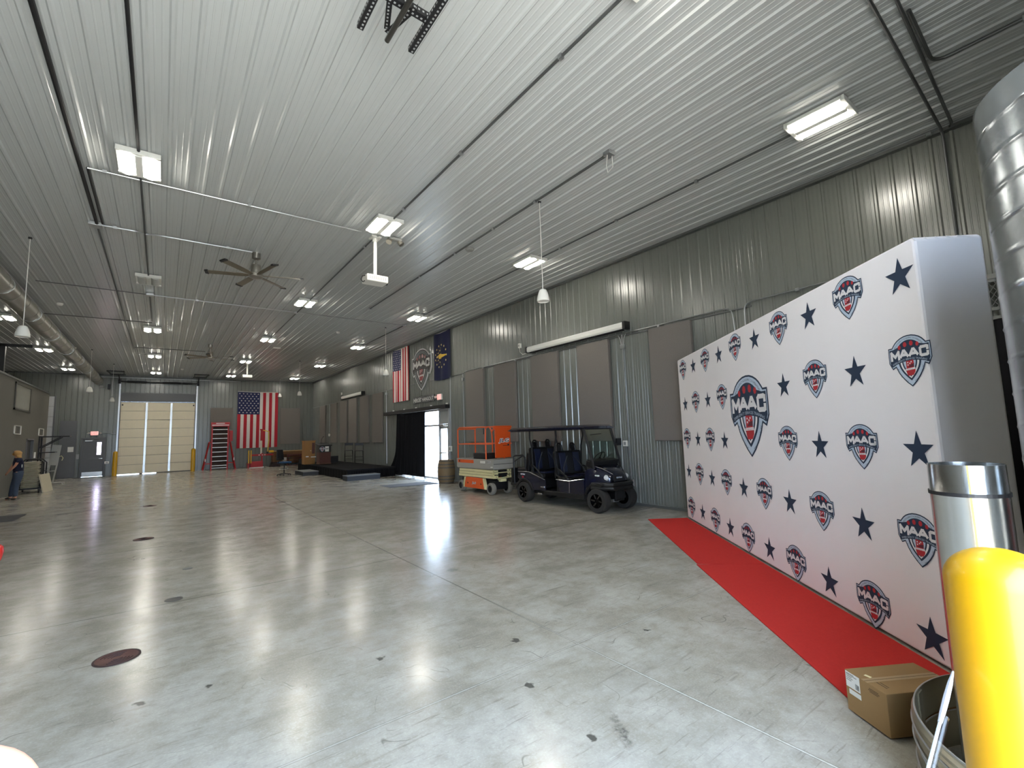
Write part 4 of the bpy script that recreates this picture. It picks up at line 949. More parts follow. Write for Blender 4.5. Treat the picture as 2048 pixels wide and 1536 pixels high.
# floor pan and sills
mb = MB(); mb.bb(-.44, .44, -.85, .6, .27, .34); mb.bb(-.36, .36, -1.15, 1.5, .22, .30); mb.bb(-.48, -.42, -.78, .52, .24, .33); mb.bb(.42, .48, -.78, .52, .24, .33); mb.build('chassis', CTRIM, g, bevel=.01)
for ax in (-1.16, 1.28):
    mb = MB(); mb.cyl((-.4, ax, .25), (.4, ax, .25), .035, n=10); mb.bar((-.25, ax, .27), (-.25, ax+(.3 if ax < 0 else -.3), .3), .05, .05); mb.bar((.25, ax, .27), (.25, ax+(.3 if ax < 0 else -.3), .3), .05, .05)
    for sx in (-1, 1): mb.cyl((sx*.27, ax+.05, .26), (sx*.25, ax+.08, .55), .03, n=10)
    mb.build('axle', BLACKSTEEL, g, smooth=True)
# front seat pod side panels
def side_panel(name, pts, x, th, m, bev=.012):
    mb = MB(); s = -1 if x < 0 else 1
    mb.prism(pts, frame((x, 0, 0), (0, 1, 0), (0, 0, 1)), th); return mb.build(name, m, g, bevel=bev)
PODF = [(-.79, .34), (-.02, .34), (.10, .61), (-.35, .60), (-.79, .67)]
PODR = [(.48, .32), (.92, .32), (1.02, .42), (1.10, .52), (1.46, .52), (1.56, .60), (1.52, .73), (1.08, .74), (.48, .58)]
for x in (-.47, .44): side_panel('seat_pod_panel', PODF, x, .03, CBLUE); side_panel('rear_body_panel', PODR, x, .03, CBLUE)
mb = MB(); mb.bb(-.44, .44, -.42, .12, .34, .60); mb.bb(-.44, .44, .62, 1.5, .36, .70); mb.build('body_core', CTRIM, g, bevel=.02)
for x in (-.478, .472):
    mb = MB(); mb.tube([(x, -.79, .675), (x, -.35, .605), (x, .10, .615)], .009, 6); mb.tube([(x, -.35, .60), (x, -.34, .345)], .009, 6)
    mb.tube([(x, 1.52, .735), (x, 1.08, .745), (x, .48, .585)], .009, 6); mb.build('chrome_strip', CHROME, g, smooth=True)
# rear arches
for x in (-.49, .42):
    mb = MB(); n = 12; R0, R1 = .29, .36
    an = [PI*(.06+.88*i/n) for i in range(n+1)]; pts = [(1.28+R1*math.cos(a), .24+R1*math.sin(a)*.92) for a in an]+[(1.28+R0*math.cos(a), .24+R0*math.sin(a)*.92) for a in an[::-1]]
    mb.prism(pts, frame((x, 0, 0), (0, 1, 0), (0, 0, 1)), .07); mb.build('rear_fender', CTRIM, g, bevel=.01)
    mb = MB(); an = [PI*(.10+.55*i/n) for i in range(n+1)]; pts = [(-1.16+.37*math.cos(a), .26+.36*math.sin(a)) for a in an]+[(-1.16+.30*math.cos(a), .26+.30*math.sin(a)) for a in an[::-1]]
    mb.prism(pts, frame((x, 0, 0), (0, 1, 0), (0, 0, 1)), .07); mb.build('front_fender', CTRIM, g, bevel=.01)
# front cowl: lofted hood
mb = MB()
secs = [(-.80, .44, .34, .90, .92), (-.98, .43, .36, .95, .97), (-1.15, .38, .56, .88, .92), (-1.28, .33, .58, .82, .86), (-1.36, .27, .62, .74, .78)]
V = []
for (y, hw, zb, zs, zt) in secs: V += [(-hw, y, zb), (-hw, y, zs-.05), (-hw*.9, y, zs), (-hw*.5, y, zt), (0, y, zt+.008), (hw*.5, y, zt), (hw*.9, y, zs), (hw, y, zs-.05), (hw, y, zb)]
F = [(j*9+i, j*9+i+1, (j+1)*9+i+1, (j+1)*9+i) for j in range(4) for i in range(8)]+[tuple(range(9)), tuple(range(36, 45)), ] + [(j*9+8, j*9, (j+1)*9, (j+1)*9+8) for j in range(4)]
mb.mesh(V, F); hood = mb.build('front_cowl', CBLUE, g, smooth=True)
mb = MB(); mb.box((0, -1.365, .70), (.36, .02, .14), (-.25, 0, 0)); mb.build('grille', BLACK, hood, bevel=.006)
mb = MB(); put_text(mb, 'BINTELLI', frame((0, -1.379, .71), (1, 0, -.0), (0, .25, .97)), width=.17, bold=.02); mb.build('badge', CHROME, hood)
for s in (-1, 1):
    mb = MB(); mb.tube([(s*.36, -1.0, .955), (s*.30, -1.2, .90), (s*.19, -1.37, .785)], .008, 6); mb.build('hood_chrome_strip', CHROME, hood, smooth=True)
    mb = MB(); mb.lathe([(.001, -.05), (.07, -.03), (.085, .0), (.06, .03), (.001, .04)], n=16, M=frame((s*.285, -1.30, .72), (1, 0, 0), (0, .3, 1)) @ Matrix.Diagonal((1.25, .75, .8, 1))); mb.build('headlight', mat('headlight_lens', L(235, 238, 240), .1, .3, .02, 10), hood, smooth=True)
    mb = MB(); mb.box((s*.40, -1.12, .76), (.05, .12, .03), (0, 0, s*.3)); mb.build('marker_light', mat('marker_lens', L(230, 230, 226), .15), hood, bevel=.008)
mb = MB(); n = 10
P = [(-.47, -1.02, .57), (-.42, -1.28, .58), (-.30, -1.44, .58), (0, -1.48, .58), (.30, -1.44, .58), (.42, -1.28, .58), (.47, -1.02, .57)]
for k in range(2): mb.tube([(x, y, z-.075*k) for x, y, z in P], .05, 8)
mb.build('front_bumper', CTRIM, g, smooth=True)
mb = MB(); mb.box((0, -1.30, .38), (.34, .2, .22), top=(.8, .8)); mb.bb(-.14, .14, -1.38, -1.32, .22, .34); mb.build('skid_guard', CTRIM, g, bevel=.02)
mb = MB(); mb.bb(-.1, .1, -1.26, -1.1, .19, .24); mb.build('steering_rack', GALV, g)
# dashboard and steering
mb = MB(); mb.box((0, -.92, 1.0), (.86, .2, .16), (.25, 0, 0)); mb.bb(-.42, .42, -.98, -.84, .6, .95); mb.build('dashboard', CTRIM, g, bevel=.03)
mb = MB(); SWM = Matrix.Translation((.2, -.66, 1.10)) @ Matrix.Rotation(-.9, 4, 'X'); mb.tube([SWM @ Vector((.16*math.cos(2*PI*i/24), .16*math.sin(2*PI*i/24), 0)) for i in range(24)], .014, 8, closed=True)
for a in (.5, 2.6, 4.7): mb.bar(SWM @ Vector((0, 0, -.01)), SWM @ Vector((.15*math.cos(a), .15*math.sin(a), 0)), .03, .01)
mb.cyl(SWM @ Vector((0, 0, 0)), (.2, -.92, .9), .022, n=8); mb.build('steering_wheel', CTRIM, g, smooth=True)
# windshield and struts
WT, WB, YT, YBm = 1.755, 1.05, -.80, -1.06
for s in (-1, 1):
    mb = MB(); mb.tube([(s*.43, YBm+.0, .9), (s*.43, YBm+.02, WB), (s*.44, YT-.02, WT)], .028, 8); mb.build('windshield_strut', CTRIM, g, smooth=True)
mb = MB(); mb.bar((-.43, YBm+.02, WB), (.43, YBm+.02, WB), .03, .02); mb.bar((-.43, YT-.02, WT-.01), (.43, YT-.02, WT-.01), .03, .02); mb.build('windshield_frame', CTRIM, g)
mb = MB(); V = [(-.42, YBm+.02, WB), (.42, YBm+.02, WB), (.42, YT-.02, WT), (-.42, YT-.02, WT)]; mb.mesh(V+[(x, y+.006, z) for x, y, z in V], [(0, 1, 2, 3), (7, 6, 5, 4), (0, 4, 5, 1), (1, 5, 6, 2), (2, 6, 7, 3), (3, 7, 4, 0)])
mb.build('windshield', glass_mat('tinted_windshield', (.88, .93, .90, 1)), g)
mb = MB(); mb.tube([(-.3, -.88, 1.62), (.05, -.88, 1.64)], .008, 6); mb.tube([(-.05, YBm, 1.09), (.25, YBm+.06, 1.2)], .008, 6); mb.build('wiper', BLACK, g)
# roof
mb = MB()
V = []
for (y, z0, z1, hw) in ((-.86, 1.755, 1.80, .50), (-.78, 1.75, 1.835, .53), (.5, 1.75, 1.85, .54), (1.75, 1.75, 1.835, .53), (1.88, 1.76, 1.80, .50)):
    V += [(-hw, y, z0), (-hw, y, (z0+z1)/2), (-hw*.85, y, z1), (0, y, z1+.012), (hw*.85, y, z1), (hw, y, (z0+z1)/2), (hw, y, z0)]
F = [(j*7+i, j*7+(i+1) % 7, (j+1)*7+(i+1) % 7, (j+1)*7+i) for j in range(4) for i in range(7)]+[tuple(range(7)), tuple(range(28, 35))]
mb.mesh(V, F); roof = mb.build('roof', CBLUE, g, smooth=True)
mb = MB(); mb.bb(-.46, .46, -.78, 1.8, 1.735, 1.752); mb.build('roof_liner', CTRIM, roof)
for s in (-1, 1):
    mb = MB(); mb.tube([(s*.43, 1.06, 1.75), (s*.44, 1.05, 1.55), (s*.43, .99, 1.34), (s*.42, .98, .72)], .02, 8); mb.build('rear_strut', CTRIM, g, smooth=True)
    mb = MB(); mb.tube([(s*.43, .09, 1.75), (s*.44, .07, 1.6), (s*.43, .14, 1.36), (s*.42, .16, .64)], .02, 8); mb.build('middle_strut', CTRIM, g, smooth=True)
# seats
def bench(y, z, back_h, name):
    mb = MB(); mb.box((0, y, z+.05), (.86, .46, .11)); seat = mb.build('seat', VINYL, g, bevel=.035)
    for s in (-1, 1):
        mb = MB(); mb.box((s*.22, y, z+.115), (.3, .36, .03)); mb.build('seat_inset', VBLUE, seat, bevel=.012)
    mb = MB(); mb.box((0, y+.28, z+.10+back_h/2), (.86, .10, back_h), (-.16, 0, 0)); bk = mb.build('backrest', VINYL, g, bevel=.04)
    for s in (-1, 1):
        mb = MB(); mb.box((s*.22, y+.22, z+.12+back_h/2), (.2, .03, back_h*.8), (-.16, 0, 0)); mb.build('back_inset', VBLUE, bk, bevel=.012)
        mb = MB(); mb.tube([(s*.22-.09, y+.30, z+back_h+.05), (s*.22-.07, y+.35, z+back_h+.22), (s*.22-.03, y+.36, z+back_h+.27), (s*.22+.03, y+.36, z+back_h+.27), (s*.22+.07, y+.35, z+back_h+.22), (s*.22+.09, y+.30, z+back_h+.05)], .022, 8)
        mb.box((s*.22, y+.345, z+back_h+.15), (.1, .04, .16), (-.16, 0, 0)); mb.build('headrest', VINYL, g, smooth=True)
        mb = MB(); mb.tube([(s*.45, y+.24, z+.30), (s*.46, y+.1, z+.26), (s*.46, y-.16, z+.08), (s*.45, y-.2, z+.02), (s*.45, y+.0, z+.05), (s*.45, y+.22, z+.14)], .02, 8); mb.build('armrest', CTRIM, g, smooth=True)
        mb = MB(); mb.tube([(s*.1, y+.2, z+back_h*.95), (s*.3, y+.12, z+.3), (s*.36, y+.05, z+.13)], .012, 5); mb.build('seat_belt', mat('belt_grey', L(52, 52, 56), .7), g)
bench(-.12, .58, .58, 'front'); bench(.78, .62, .62, 'rear')
# rear-facing seat back, cargo deck and grab rail
mb = MB(); mb.box((0, 1.20, .98), (.84, .12, .5), (.1, 0, 0)); mb.build('rear_seat_back', VINYL, g, bevel=.04)
mb = MB(); mb.bb(-.42, .42, 1.26, 1.62, .72, .82); mb.build('rear_seat', VINYL, g, bevel=.03)
mb = MB(); mb.bb(-.40, .40, 1.5, 1.95, .36, .42); mb.bb(-.38, .38, 1.88, 1.94, .36, .8); mb.build('rear_footboard', CTRIM, g, bevel=.01)
for s in (-1, 1):
    mb = MB(); mb.tube([(s*.44, 1.25, .80), (s*.44, 1.27, 1.08), (s*.44, 1.36, 1.15), (s*.44, 1.66, 1.13), (s*.44, 1.74, 1.10), (s*.44, 1.72, .42)], .025, 8); mb.tube([(s*.44, 1.36, 1.13), (s*.44, 1.7, .98)], .02, 8); mb.build('grab_rail', CTRIM, g, smooth=True)
mb = MB(); mb.box((.58, -.92, 1.44), (.15, .05, .16)); mb.bar((.45, -.94, 1.38), (.56, -.92, 1.42), .02, .02); mb.build('side_mirror', BLACK, g, bevel=.025)
mb = MB(); put_text(mb, 'BINTELLI', frame((-.475, 1.33, .675), (0, -1, 0), (0, 0, 1)), width=.17, bold=.03); mb.build('side_badge', PWHITE, g)
mb = MB(); mb.bb(-.478, -.470, 1.30, 1.36, .59, .63); mb.build('red_emblem', FRED, g)
mb = MB(); mb.bb(-.486, -.47, .52, .64, .40, .425); mb.bb(-.486, -.47, .60, .75, .225, .265); mb.build('side_reflector', CHROME, g)

# ---------------------------------------------------------------- scissor lift
LOR = mat('lift_orange', L(226, 92, 34), .45, 0, .06, 10); LORD = mat('lift_orange_dark', L(200, 74, 22), .45, 0, .06, 10); LCREAM = mat('lift_cream', L(226, 216, 164), .5, 0, .06, 10); LGREY = mat('lift_grey', L(170, 166, 156), .45, .2, .06, 10); TYREG = mat('grey_tyre', L(128, 124, 116), .85, 0, .1, 20)
g = thing('scissor_lift', 'orange and cream scissor lift with railed platform parked between barrel and golf cart', 'scissor lift', (7.75, 11.78, 0))
for x, s in ((-.28, 0), (.28, PI)):
    for y in (-.80, .79): wheel('wheel', g, (x, y, .165), .165, .13, 0, TYREG, BLACK, BLACK, rz=s)
mb = MB(); mb.bb(-.22, .22, -.9, .9, .14, .40); mb.build('undercarriage', BLACKSTEEL, g, bevel=.01)
mb = MB(); mb.prism([(-.50, .13), (.60, .13), (.54, .44), (-.44, .44)], frame((-.33, 0, 0), (0, 1, 0), (0, 0, 1)), .06); sp = mb.build('orange_side_box', LOR, g, bevel=.015)
mb = MB(); mb.prism([(-.60, .13), (-.50, .13), (-.42, .44), (-.5, .44)], frame((-.335, 0, 0), (0, 1, 0), (0, 0, 1)), .07); mb.prism([(.6, .13), (.70, .13), (.58, .44), (.5, .44)], frame((-.335, 0, 0), (0, 1, 0), (0, 0, 1)), .07); mb.build('cream_corner', LCREAM, g, bevel=.006)
mb = MB(); mb.bb(.24, .30, -.5, .6, .13, .44); mb.build('far_side_box', LOR, g, bevel=.015)
def jlg(mb, M, wd): 
    [put_text(mb, 'JLG', M @ Matrix.Translation((wd*.035*math.cos(k*PI/4), wd*.035*math.sin(k*PI/4), .00005*k)), width=wd, height=wd*.38, bold=.018, mi=1) for k in range(8)]; put_text(mb, 'JLG', M @ Matrix.Translation((.0, .0, .002)), width=wd, height=wd*.38, bold=.018, mi=0)
SH = Matrix.Identity(4); SH[0][1] = .25
mb = MB(); jlg(mb, frame((-.333, .05, .275), (0, -1, 0), (0, 0, 1)) @ SH, .2); mb.build('lettering', [INK, PWHITE], sp)
mb = MB()
for y in (.38, -.34): mb.face([frame((-.3325, y, .27), (0, -1, 0), (0, 0, 1)) @ Vector((x, yy, 0)) for x, yy in ((-.03, -.03), (.03, 0), (-.03, .03))])
mb.build('latch_mark', INK, sp)
# folded scissor stack
mb = MB()
for k in range(3):
    z = .455+k*.08
    for x in (-.32, .26): mb.bb(x, x+.05, -.96+.02*k, .93-.02*k, z, z+.07)
mb.build('scissor_arms', LCREAM, g, bevel=.005)
mb = MB(); mb.bb(-.30, .29, -.985, -.93, .455, .475); mb.bb(-.30, .29, -.985, -.94, .60, .625)
for x in (-.30, -.22, .16, .24):
    for z in (.48, .56, .635): mb.bb(x, x+.05, -.985, -.9, z, z+.055)
mb.build('scissor_end_blocks', LCREAM, g, bevel=.004)
mb = MB(); mb.cyl((-.2, -.94, .52), (.18, -.94, .58), .03, n=10); mb.bb(-.26, .24, -.94, -.88, .49, .68); mb.build('lift_cylinder', BLACKSTEEL, g)
mb = MB(); mb.bb(-.1, .1, -1.0, -.85, .36, .44); mb.build('entry_bracket', LCREAM, g)
mb = MB(); mb.bb(-.33, .33, -1.0, .98, .70, .76); mb.bb(-.345, -.325, -1.01, .99, .72, .985); mb.bb(.325, .345, -1.01, .99, .72, .985); mb.bb(-.345, .345, -1.02, -1.0, .72, .985); mb.bb(-.345, .345, .98, 1.0, .72, .985); pf = mb.build('platform', LGREY, g, bevel=.006)
mb = MB(); mb.bb(-.35, -.344, .02, .93, .86, .955); mb.build('orange_decal', LOR, pf)
mb = MB(); mb.bb(-.353, -.349, .80, .85, .88, .94); mb.build('decal_mark', INK, pf)
mb = MB(); jlg(mb, frame((-.352, -.80, .91), (0, -1, 0), (0, 0, 1)) @ SH, .17); mb.build('lettering', [INK, PWHITE], pf)
mb = MB(); mb.bb(-.353, -.344, -.6, -.35, .87, .94); mb.bb(-.353, -.344, -.98, -.88, .76, .79); mb.build('data_plate', PAPER, pf)
mb = MB(); mb.bb(-.34, .34, -1.026, -1.018, .85, .862); mb.build('black_stripe', INK, pf)
# guard rails
R_ = .02
for s in (-1, 1):
    x = s*.32
    mb = MB(); mb.tube([(x, -1.0, 1.90), (x, -.3, 1.91), (x, .85, 1.93), (x, .95, 1.86), (x, .95, .98)], R_, 8); mb.build('top_rail', LOR, g, smooth=True)
    mb = MB(); mb.tube([(x, -.98, 1.42), (x, .95, 1.42)], .016, 8); mb.build('mid_rail', LOR, g, smooth=True)
    mb = MB(); mb.tube([(x, -.62, .98), (x, -.60, 1.55), (x, -.62, 1.86), (x, -.75, 1.91)], R_, 8); mb.build('post', LOR, g, smooth=True)
mb = MB(); mb.tube([(.30, -.05, .98), (.30, -.05, 1.6), (.30, .0, 1.82), (.30, .1, 1.92)], R_, 8); mb.tube([(.30, -.05, 1.5), (.30, -.02, 1.75), (.30, -.16, 1.9)], R_, 8); mb.build('post', LOR, g, smooth=True)
mb = MB(); mb.tube([(-.32, .95, 1.88), (.32, .95, 1.88)], R_, 8); mb.tube([(-.32, .95, 1.42), (.32, .95, 1.42)], .016, 8); mb.build('end_rail', LOR, g, smooth=True)
mb = MB(); mb.bb(-.28, .26, -1.04, -1.0, 1.03, 1.88); mb.bb(-.32, .3, -1.03, -.99, 1.82, 1.93); pn = mb.build('control_panel', LORD, g, bevel=.012)
mb = MB(); jlg(mb, frame((.02, -1.042, 1.50), (1, 0, 0), (0, 0, 1)) @ SH, .34); mb.build('lettering', [INK, PWHITE], pn)
mb = MB(); mb.bb(-.02, .2, -1.043, -1.04, 1.36, 1.375); mb.bb(.14, .2, -1.043, -1.04, 1.37, 1.41); mb.build('model_stripe', INK, pn)
for y in (.42, -.42):
    mb = MB(); mb.cyl((.30, y, 1.88), (.30, y, 1.70), .018, n=8); mb.build('rail_pin', BLACK, g, smooth=True)
mb = MB(); mb.bb(-.30, .1, -.58, .1, .985, 1.16); mb.build('control_box', BLACK, g, bevel=.02)

# ---------------------------------------------------------------- wooden barrel
OAK = mat('barrel_oak', L(120, 100, 72), .7, 0, .25, 3, stretch=(14, 14, 1.5), bump=.2, bscale=20); HOOP = mat('barrel_hoop', L(92, 88, 82), .5, .6, .15, 20)
t = thing('barrel', 'weathered oak barrel standing by the bright entrance', 'barrel', (8.22, 14.95, 0))
mb = MB(); mb.lathe([(.001, 0), (.26, 0), (.30, .2), (.315, .41), (.30, .62), (.265, .80), (.255, .82), (.24, .80), (.001, .795)], n=28); mb.build('staves', OAK, t, smooth=True)
for z, r in ((.03, .266), (.15, .292), (.26, .308), (.56, .308), (.67, .292), (.79, .268)):
    mb = MB(); mb.lathe([(r, -.02), (r+.006, -.02), (r+.006, .02), (r, .02)], n=28, M=Matrix.Translation((0, 0, z))); mb.build('hoop', HOOP, t)
# ---------------------------------------------------------------- mats and drains
RUBBER = mat('charcoal_mat', L(62, 62, 64), .9, 0, .15, 60, bump=.4, bscale=200)
def rug(pts, label):
    mb = MB(); n = len(pts); V = [(p[0], p[1], .001) for p in pts]+[(p[0], p[1], .012) for p in pts]
    mb.mesh(V, [tuple(range(n))[::-1], tuple(range(n, 2*n))]+[(i, (i+1) % n, n+(i+1) % n, n+i) for i in range(n)]); tag(mb.build('floor_mat', RUBBER), label, 'floor mat', 'dark floor mats')
rug([(6.2, 15.2), (7.95, 15.0), (7.98, 15.95), (6.22, 16.15)], 'charcoal floor mat in front of the curtained entrance')
rug([(-4.3, 16.2), (-2.75, 16.2), (-2.75, 17.55), (-4.3, 17.55)], 'dark floor mat at the left edge of the photo')
rug([(-3.75, 34.1), (-2.45, 34.1), (-2.45, 35.0), (-3.75, 35.0)], 'dark floor mat at the foot of the back exit door')
RUST = mat('rusty_iron', L(98, 66, 60), .6, .3, .2, 40, bump=.2, bscale=80)
def drain(x, y, r, label):
    t = thing('floor_drain', label, 'floor drain', (x, y, 0), .3, 'round rusty floor drains')
    mb = MB(); mb.lathe([(.001, .001), (r, .001), (r, .004), (r*.88, .005), (r*.86, .003), (.001, .003)], n=32); mb.build('cover', RUST, t, smooth=True)
    mb = MB()
    for s in (-1, 1):
        for k in range(4):
            rr = r*(.25+.16*k); pts = []
            for i in range(9): a = (PI/2 if s > 0 else -PI/2)+(i/8-.5)*1.7; pts.append((rr*math.cos(a), rr*math.sin(a), .0042))
            mb.tube(pts, .0035, 4)
    mb.lathe([(r*.9, .0), (r*1.0, .0), (r*1.0, .0062), (r*.9, .0062)], n=32); mb.build('slots', mat('drain_slot', L(56, 38, 36), .7), t)
drain(-.225, 5.14, .155, 'rusty round floor drain, nearest and largest'); drain(-.2, 11.04, .155, 'rusty round floor drain, second from the viewer'); drain(-.2, 16.73, .155, 'rusty round floor drain, farthest and smallest')
def cap(x, y, r, label):
    mb = MB(); mb.lathe([(.001, .001), (r, .001), (r, .003), (.001, .0035)], n=24); o = mb.build('cleanout_cap', mat('cap_grey', L(82, 80, 76), .5), smooth=True); o.location = (x, y, 0); tag(o, label, 'floor cap', 'round grey floor caps')
cap(.173, 6.565, .085, 'round grey floor cap beyond the nearest drain'); cap(.35, 8.0, .06, 'smaller grey floor cap farther out to the right of the first')
# ---------------------------------------------------------------- foreground by the bay jamb
YEL = mat('bollard_yellow', L(198, 150, 5), .38, 0, .03, 6, coat=.2)
def bollard(x, y, r, h, label, n=40):
    t = thing('bollard', label, 'bollard', (x, y, 0), 0, 'yellow bollards')
    prof = [(.001, 0), (r, 0), (r, h-r*.78)]+[(r*math.cos(a), h-r*.78+r*.78*math.sin(a)) for a in [PI/2*i/10 for i in range(1, 10)]]+[(.001, h)]
    mb = MB(); mb.lathe(prof, n=n); mb.build('sleeve', YEL, t, smooth=True)
    return t
bollard(1.753, .246, .110, 1.38, 'large glossy yellow bollard close to the viewer at the lower right')
bollard(-2.08, 34.7, .11, 1.38, 'far yellow bollard left of the overhead door', 20); bollard(1.56, 34.5, .11, 1.38, 'far yellow bollard right of the overhead door', 20)
# standing smooth duct
SHEET = mat('bright_sheet_metal', L(205, 206, 204), .22, 1.0, .08, 5, stretch=(6, 6, .6), bump=.04, bscale=12)
t = thing('sheet_metal_pipe', 'smooth shiny sheet-metal pipe standing behind the yellow bollard', 'metal pipe', (2.863, .462, 0))
mb = MB(); r = .129
prof = [(r-.002, .012), (r, .012), (r, 1.385), (r+.004, 1.392), (r, 1.40), (r-.0015, 1.52), (r-.004, 1.52), (r-.004, .012)]
mb.lathe(prof, n=44); mb.build('pipe_wall', SHEET, t, smooth=True)
mb = MB(); mb.lathe([(r+.0005, 1.388), (r+.005, 1.386), (r+.005, 1.402), (r+.0005, 1.400)], n=44); mb.build('dark_band', BLACK, t)
mb = MB(); a = math.atan2(-.462, -2.863); mb.box((r*math.cos(a+.05), r*math.sin(a+.05), .77), (.004, .006, 1.5), (0, 0, a)); mb.build('yellow_seam', mat('seam_yellow', L(222, 206, 90), .5), t)
# big spiral duct
t = thing('spiral_duct', 'large galvanised spiral duct standing at the right edge', 'air duct', (2.9225, -.195, 0))
SPIRAL = mat('spiral_zinc', L(176, 182, 188), .24, .95, .14, 7, bump=.03, bscale=20)
mb = MB(); r, n, pitch, ztop = .483, 72, .137, 3.05
nz = 56; V = []
rows = []
turns = int(ztop/pitch)+2
zs = [0.0]
def spr(z, a):
    s = ((z - pitch*a/(2*PI)) % pitch)
    d = min(s, pitch-s); return r+.004*max(0, 1-d/.008)
NZ = 330
for j in range(NZ+1):
    z = .01+(ztop-.01)*j/NZ
    V += [(spr(z, 2*PI*i/n)*math.cos(2*PI*i/n), spr(z, 2*PI*i/n)*math.sin(2*PI*i/n), z) for i in range(n)]
F = [(j*n+i, j*n+(i+1) % n, (j+1)*n+(i+1) % n, (j+1)*n+i) for j in range(NZ) for i in range(n)]
mb.mesh(V, F); o = mb.build('duct_wall', SPIRAL, t, smooth=True)
mb = MB(); mb.lathe([(r-.006, .01), (r-.006, ztop), (r-.002, ztop), (r-.002, .01)], n=48); mb.build('inner_wall', SPIRAL, t, smooth=True)
# curved duct hoop lying open beside the box
t = thing('duct_hoop', 'open curved hoop of beaded galvanised sheet on the floor in front of the cardboard box', 'metal hoop', (3.12, .115, 0))
HOOPM = mat('dull_galvanised', L(172, 166, 146), .32, .75, .12, 8)
def hoop_wall(r, z0, z1, beads, a0, a1):
    mb = MB(); prof = [(r-.004, z0)]
    z = z0
    for b in beads: prof += [(r, b-.012), (r+.010, b), (r, b+.012)]
    prof += [(r, z1), (r-.006, z1+.002), (r-.006, z0)]
    mb.lathe(prof, n=64, M=Matrix.Identity(4), a0=a0, a1=a1); return mb
hoop_wall(.676, .20, .36, (.225, .26, .30, .335), .12, PI+.10).build('upper_band', HOOPM, t, smooth=True)
hoop_wall(.672, .015, .185, (.035, .08, .125, .165), .12, PI+.10).build('lower_band', HOOPM, t, smooth=True)
for zb, rb in ((.358, .674), (.30, .687), (.235, .687), (.185, .671), (.13, .683), (.06, .683)):
    mb = MB(); mb.tube([(rb*math.cos(.13+3.1*i/60), rb*math.sin(.13+3.1*i/60), zb) for i in range(61)], .0042, 6); mb.build('rolled_bead', GALV, t, smooth=True)
for a in (.14, PI*.5, PI+.08):
    mb = MB(); mb.box((.666*math.cos(a), .666*math.sin(a), .18), (.006, .06, .34), (0, 0, a)); mb.build('joint_strap', HOOPM, t)
# cardboard box
KRAFT = mat('kraft_cardboard', L(150, 118, 76), .85, 0, .05, 6, bump=.05, bscale=60); KRAFTD = mat('kraft_print', L(84, 66, 44), .85)
c0, c1, c2 = Vector((3.359, 1.193)), Vector((3.213, .952)), Vector((3.646, .84))
ux = (c0-c1).normalized(); uy = Vector((ux.y, -ux.x)); la = (c0-c1).length; lb = .46
if uy.dot(c2-c1) < 0: uy = -uy
ce = c1+ux*la/2+uy*lb/2
t = thing('cardboard_box', 'closed brown cardboard box with white shipping labels on the end of the red carpet', 'box', (ce.x, ce.y, .009), math.atan2(uy.y, uy.x))
# local x along uy (away from the labelled side), local y along +-ux
sy = 1 if Vector((-uy.y, uy.x)).dot(ux) > 0 else -1
mb = MB(); mb.box((0, 0, .113), (lb, la, .226)); mb.build('carton', KRAFT, t, bevel=.003)
mb = MB(); mb.bb(-lb/2-.001, lb/2+.001, -.022, .022, .2262, .2268); mb.build('tape', mat('kraft_tape', L(160, 130, 88), .35), t)
mb = MB(); mb.bb(-lb/2, lb/2, -.0015, .0015, .2255, .2272); mb.build('flap_seam', KRAFTD, t)
def side_M(y, z): return frame((-lb/2-.0012, y*sy, z), (0, -sy, 0), (0, 0, 1))
mb = MB(); Mx = side_M(.085, .18)
mb.mi = 0; mb.face([Mx @ Vector(p) for p in ((-.05, -.043, 0), (.05, -.043, 0), (.05, .043, 0), (-.05, .043, 0))])
mb.mi = 1
for i, (yy, w0, w1) in enumerate(((.034, -.045, .01), (.027, -.045, .03), (.018, -.045, -.005), (.008, -.045, .0), (-.002, -.045, -.01))): mb.face([Mx @ Vector(p) for p in ((w0, yy-.0016, .0004), (w1, yy-.0016, .0004), (w1, yy+.0016, .0004), (w0, yy+.0016, .0004))])
for i in range(9): mb.face([Mx @ Vector(p) for p in ((.018+i*.003, -.035, .0004), (.0195+i*.003, -.035, .0004), (.0195+i*.003, -.005, .0004), (.018+i*.003, -.005, .0004))])
mb.mi = 0; Mx = side_M(.075, .115); mb.face([Mx @ Vector(p) for p in ((-.042, -.014, 0), (.042, -.014, 0), (.042, .014, 0), (-.042, .014, 0))])
mb.build('shipping_label', [PAPER, INK], t)
mb = MB(); Mx = side_M(-.06, .19)
for yy, wd in ((.012, .03), (.004, .036), (-.004, .028)): mb.face([Mx @ Vector(p) for p in ((-wd, yy-.002, 0), (wd, yy-.002, 0), (wd, yy+.002, 0), (-wd, yy+.002, 0))])
for yy, wd in ((.0, .035), (-.012, .028)): mb.face([(-lb/2+.05-yy*1.4, (-.06)*sy-wd, .2275), (-lb/2+.056-yy*1.4, (-.06)*sy-wd, .2275), (-lb/2+.056-yy*1.4, (-.06)*sy+wd, .2275), (-lb/2+.05-yy*1.4, (-.06)*sy+wd, .2275)])
mb.build('printed_mark', KRAFTD, t)
mb = MB(); mb.box((-lb/2+.06, .04*sy, .2276), (.02, .035, .0006), (0, 0, .3)); mb.build('loose_sticker', mat('cream_sticker', L(232, 222, 180), .6), t)
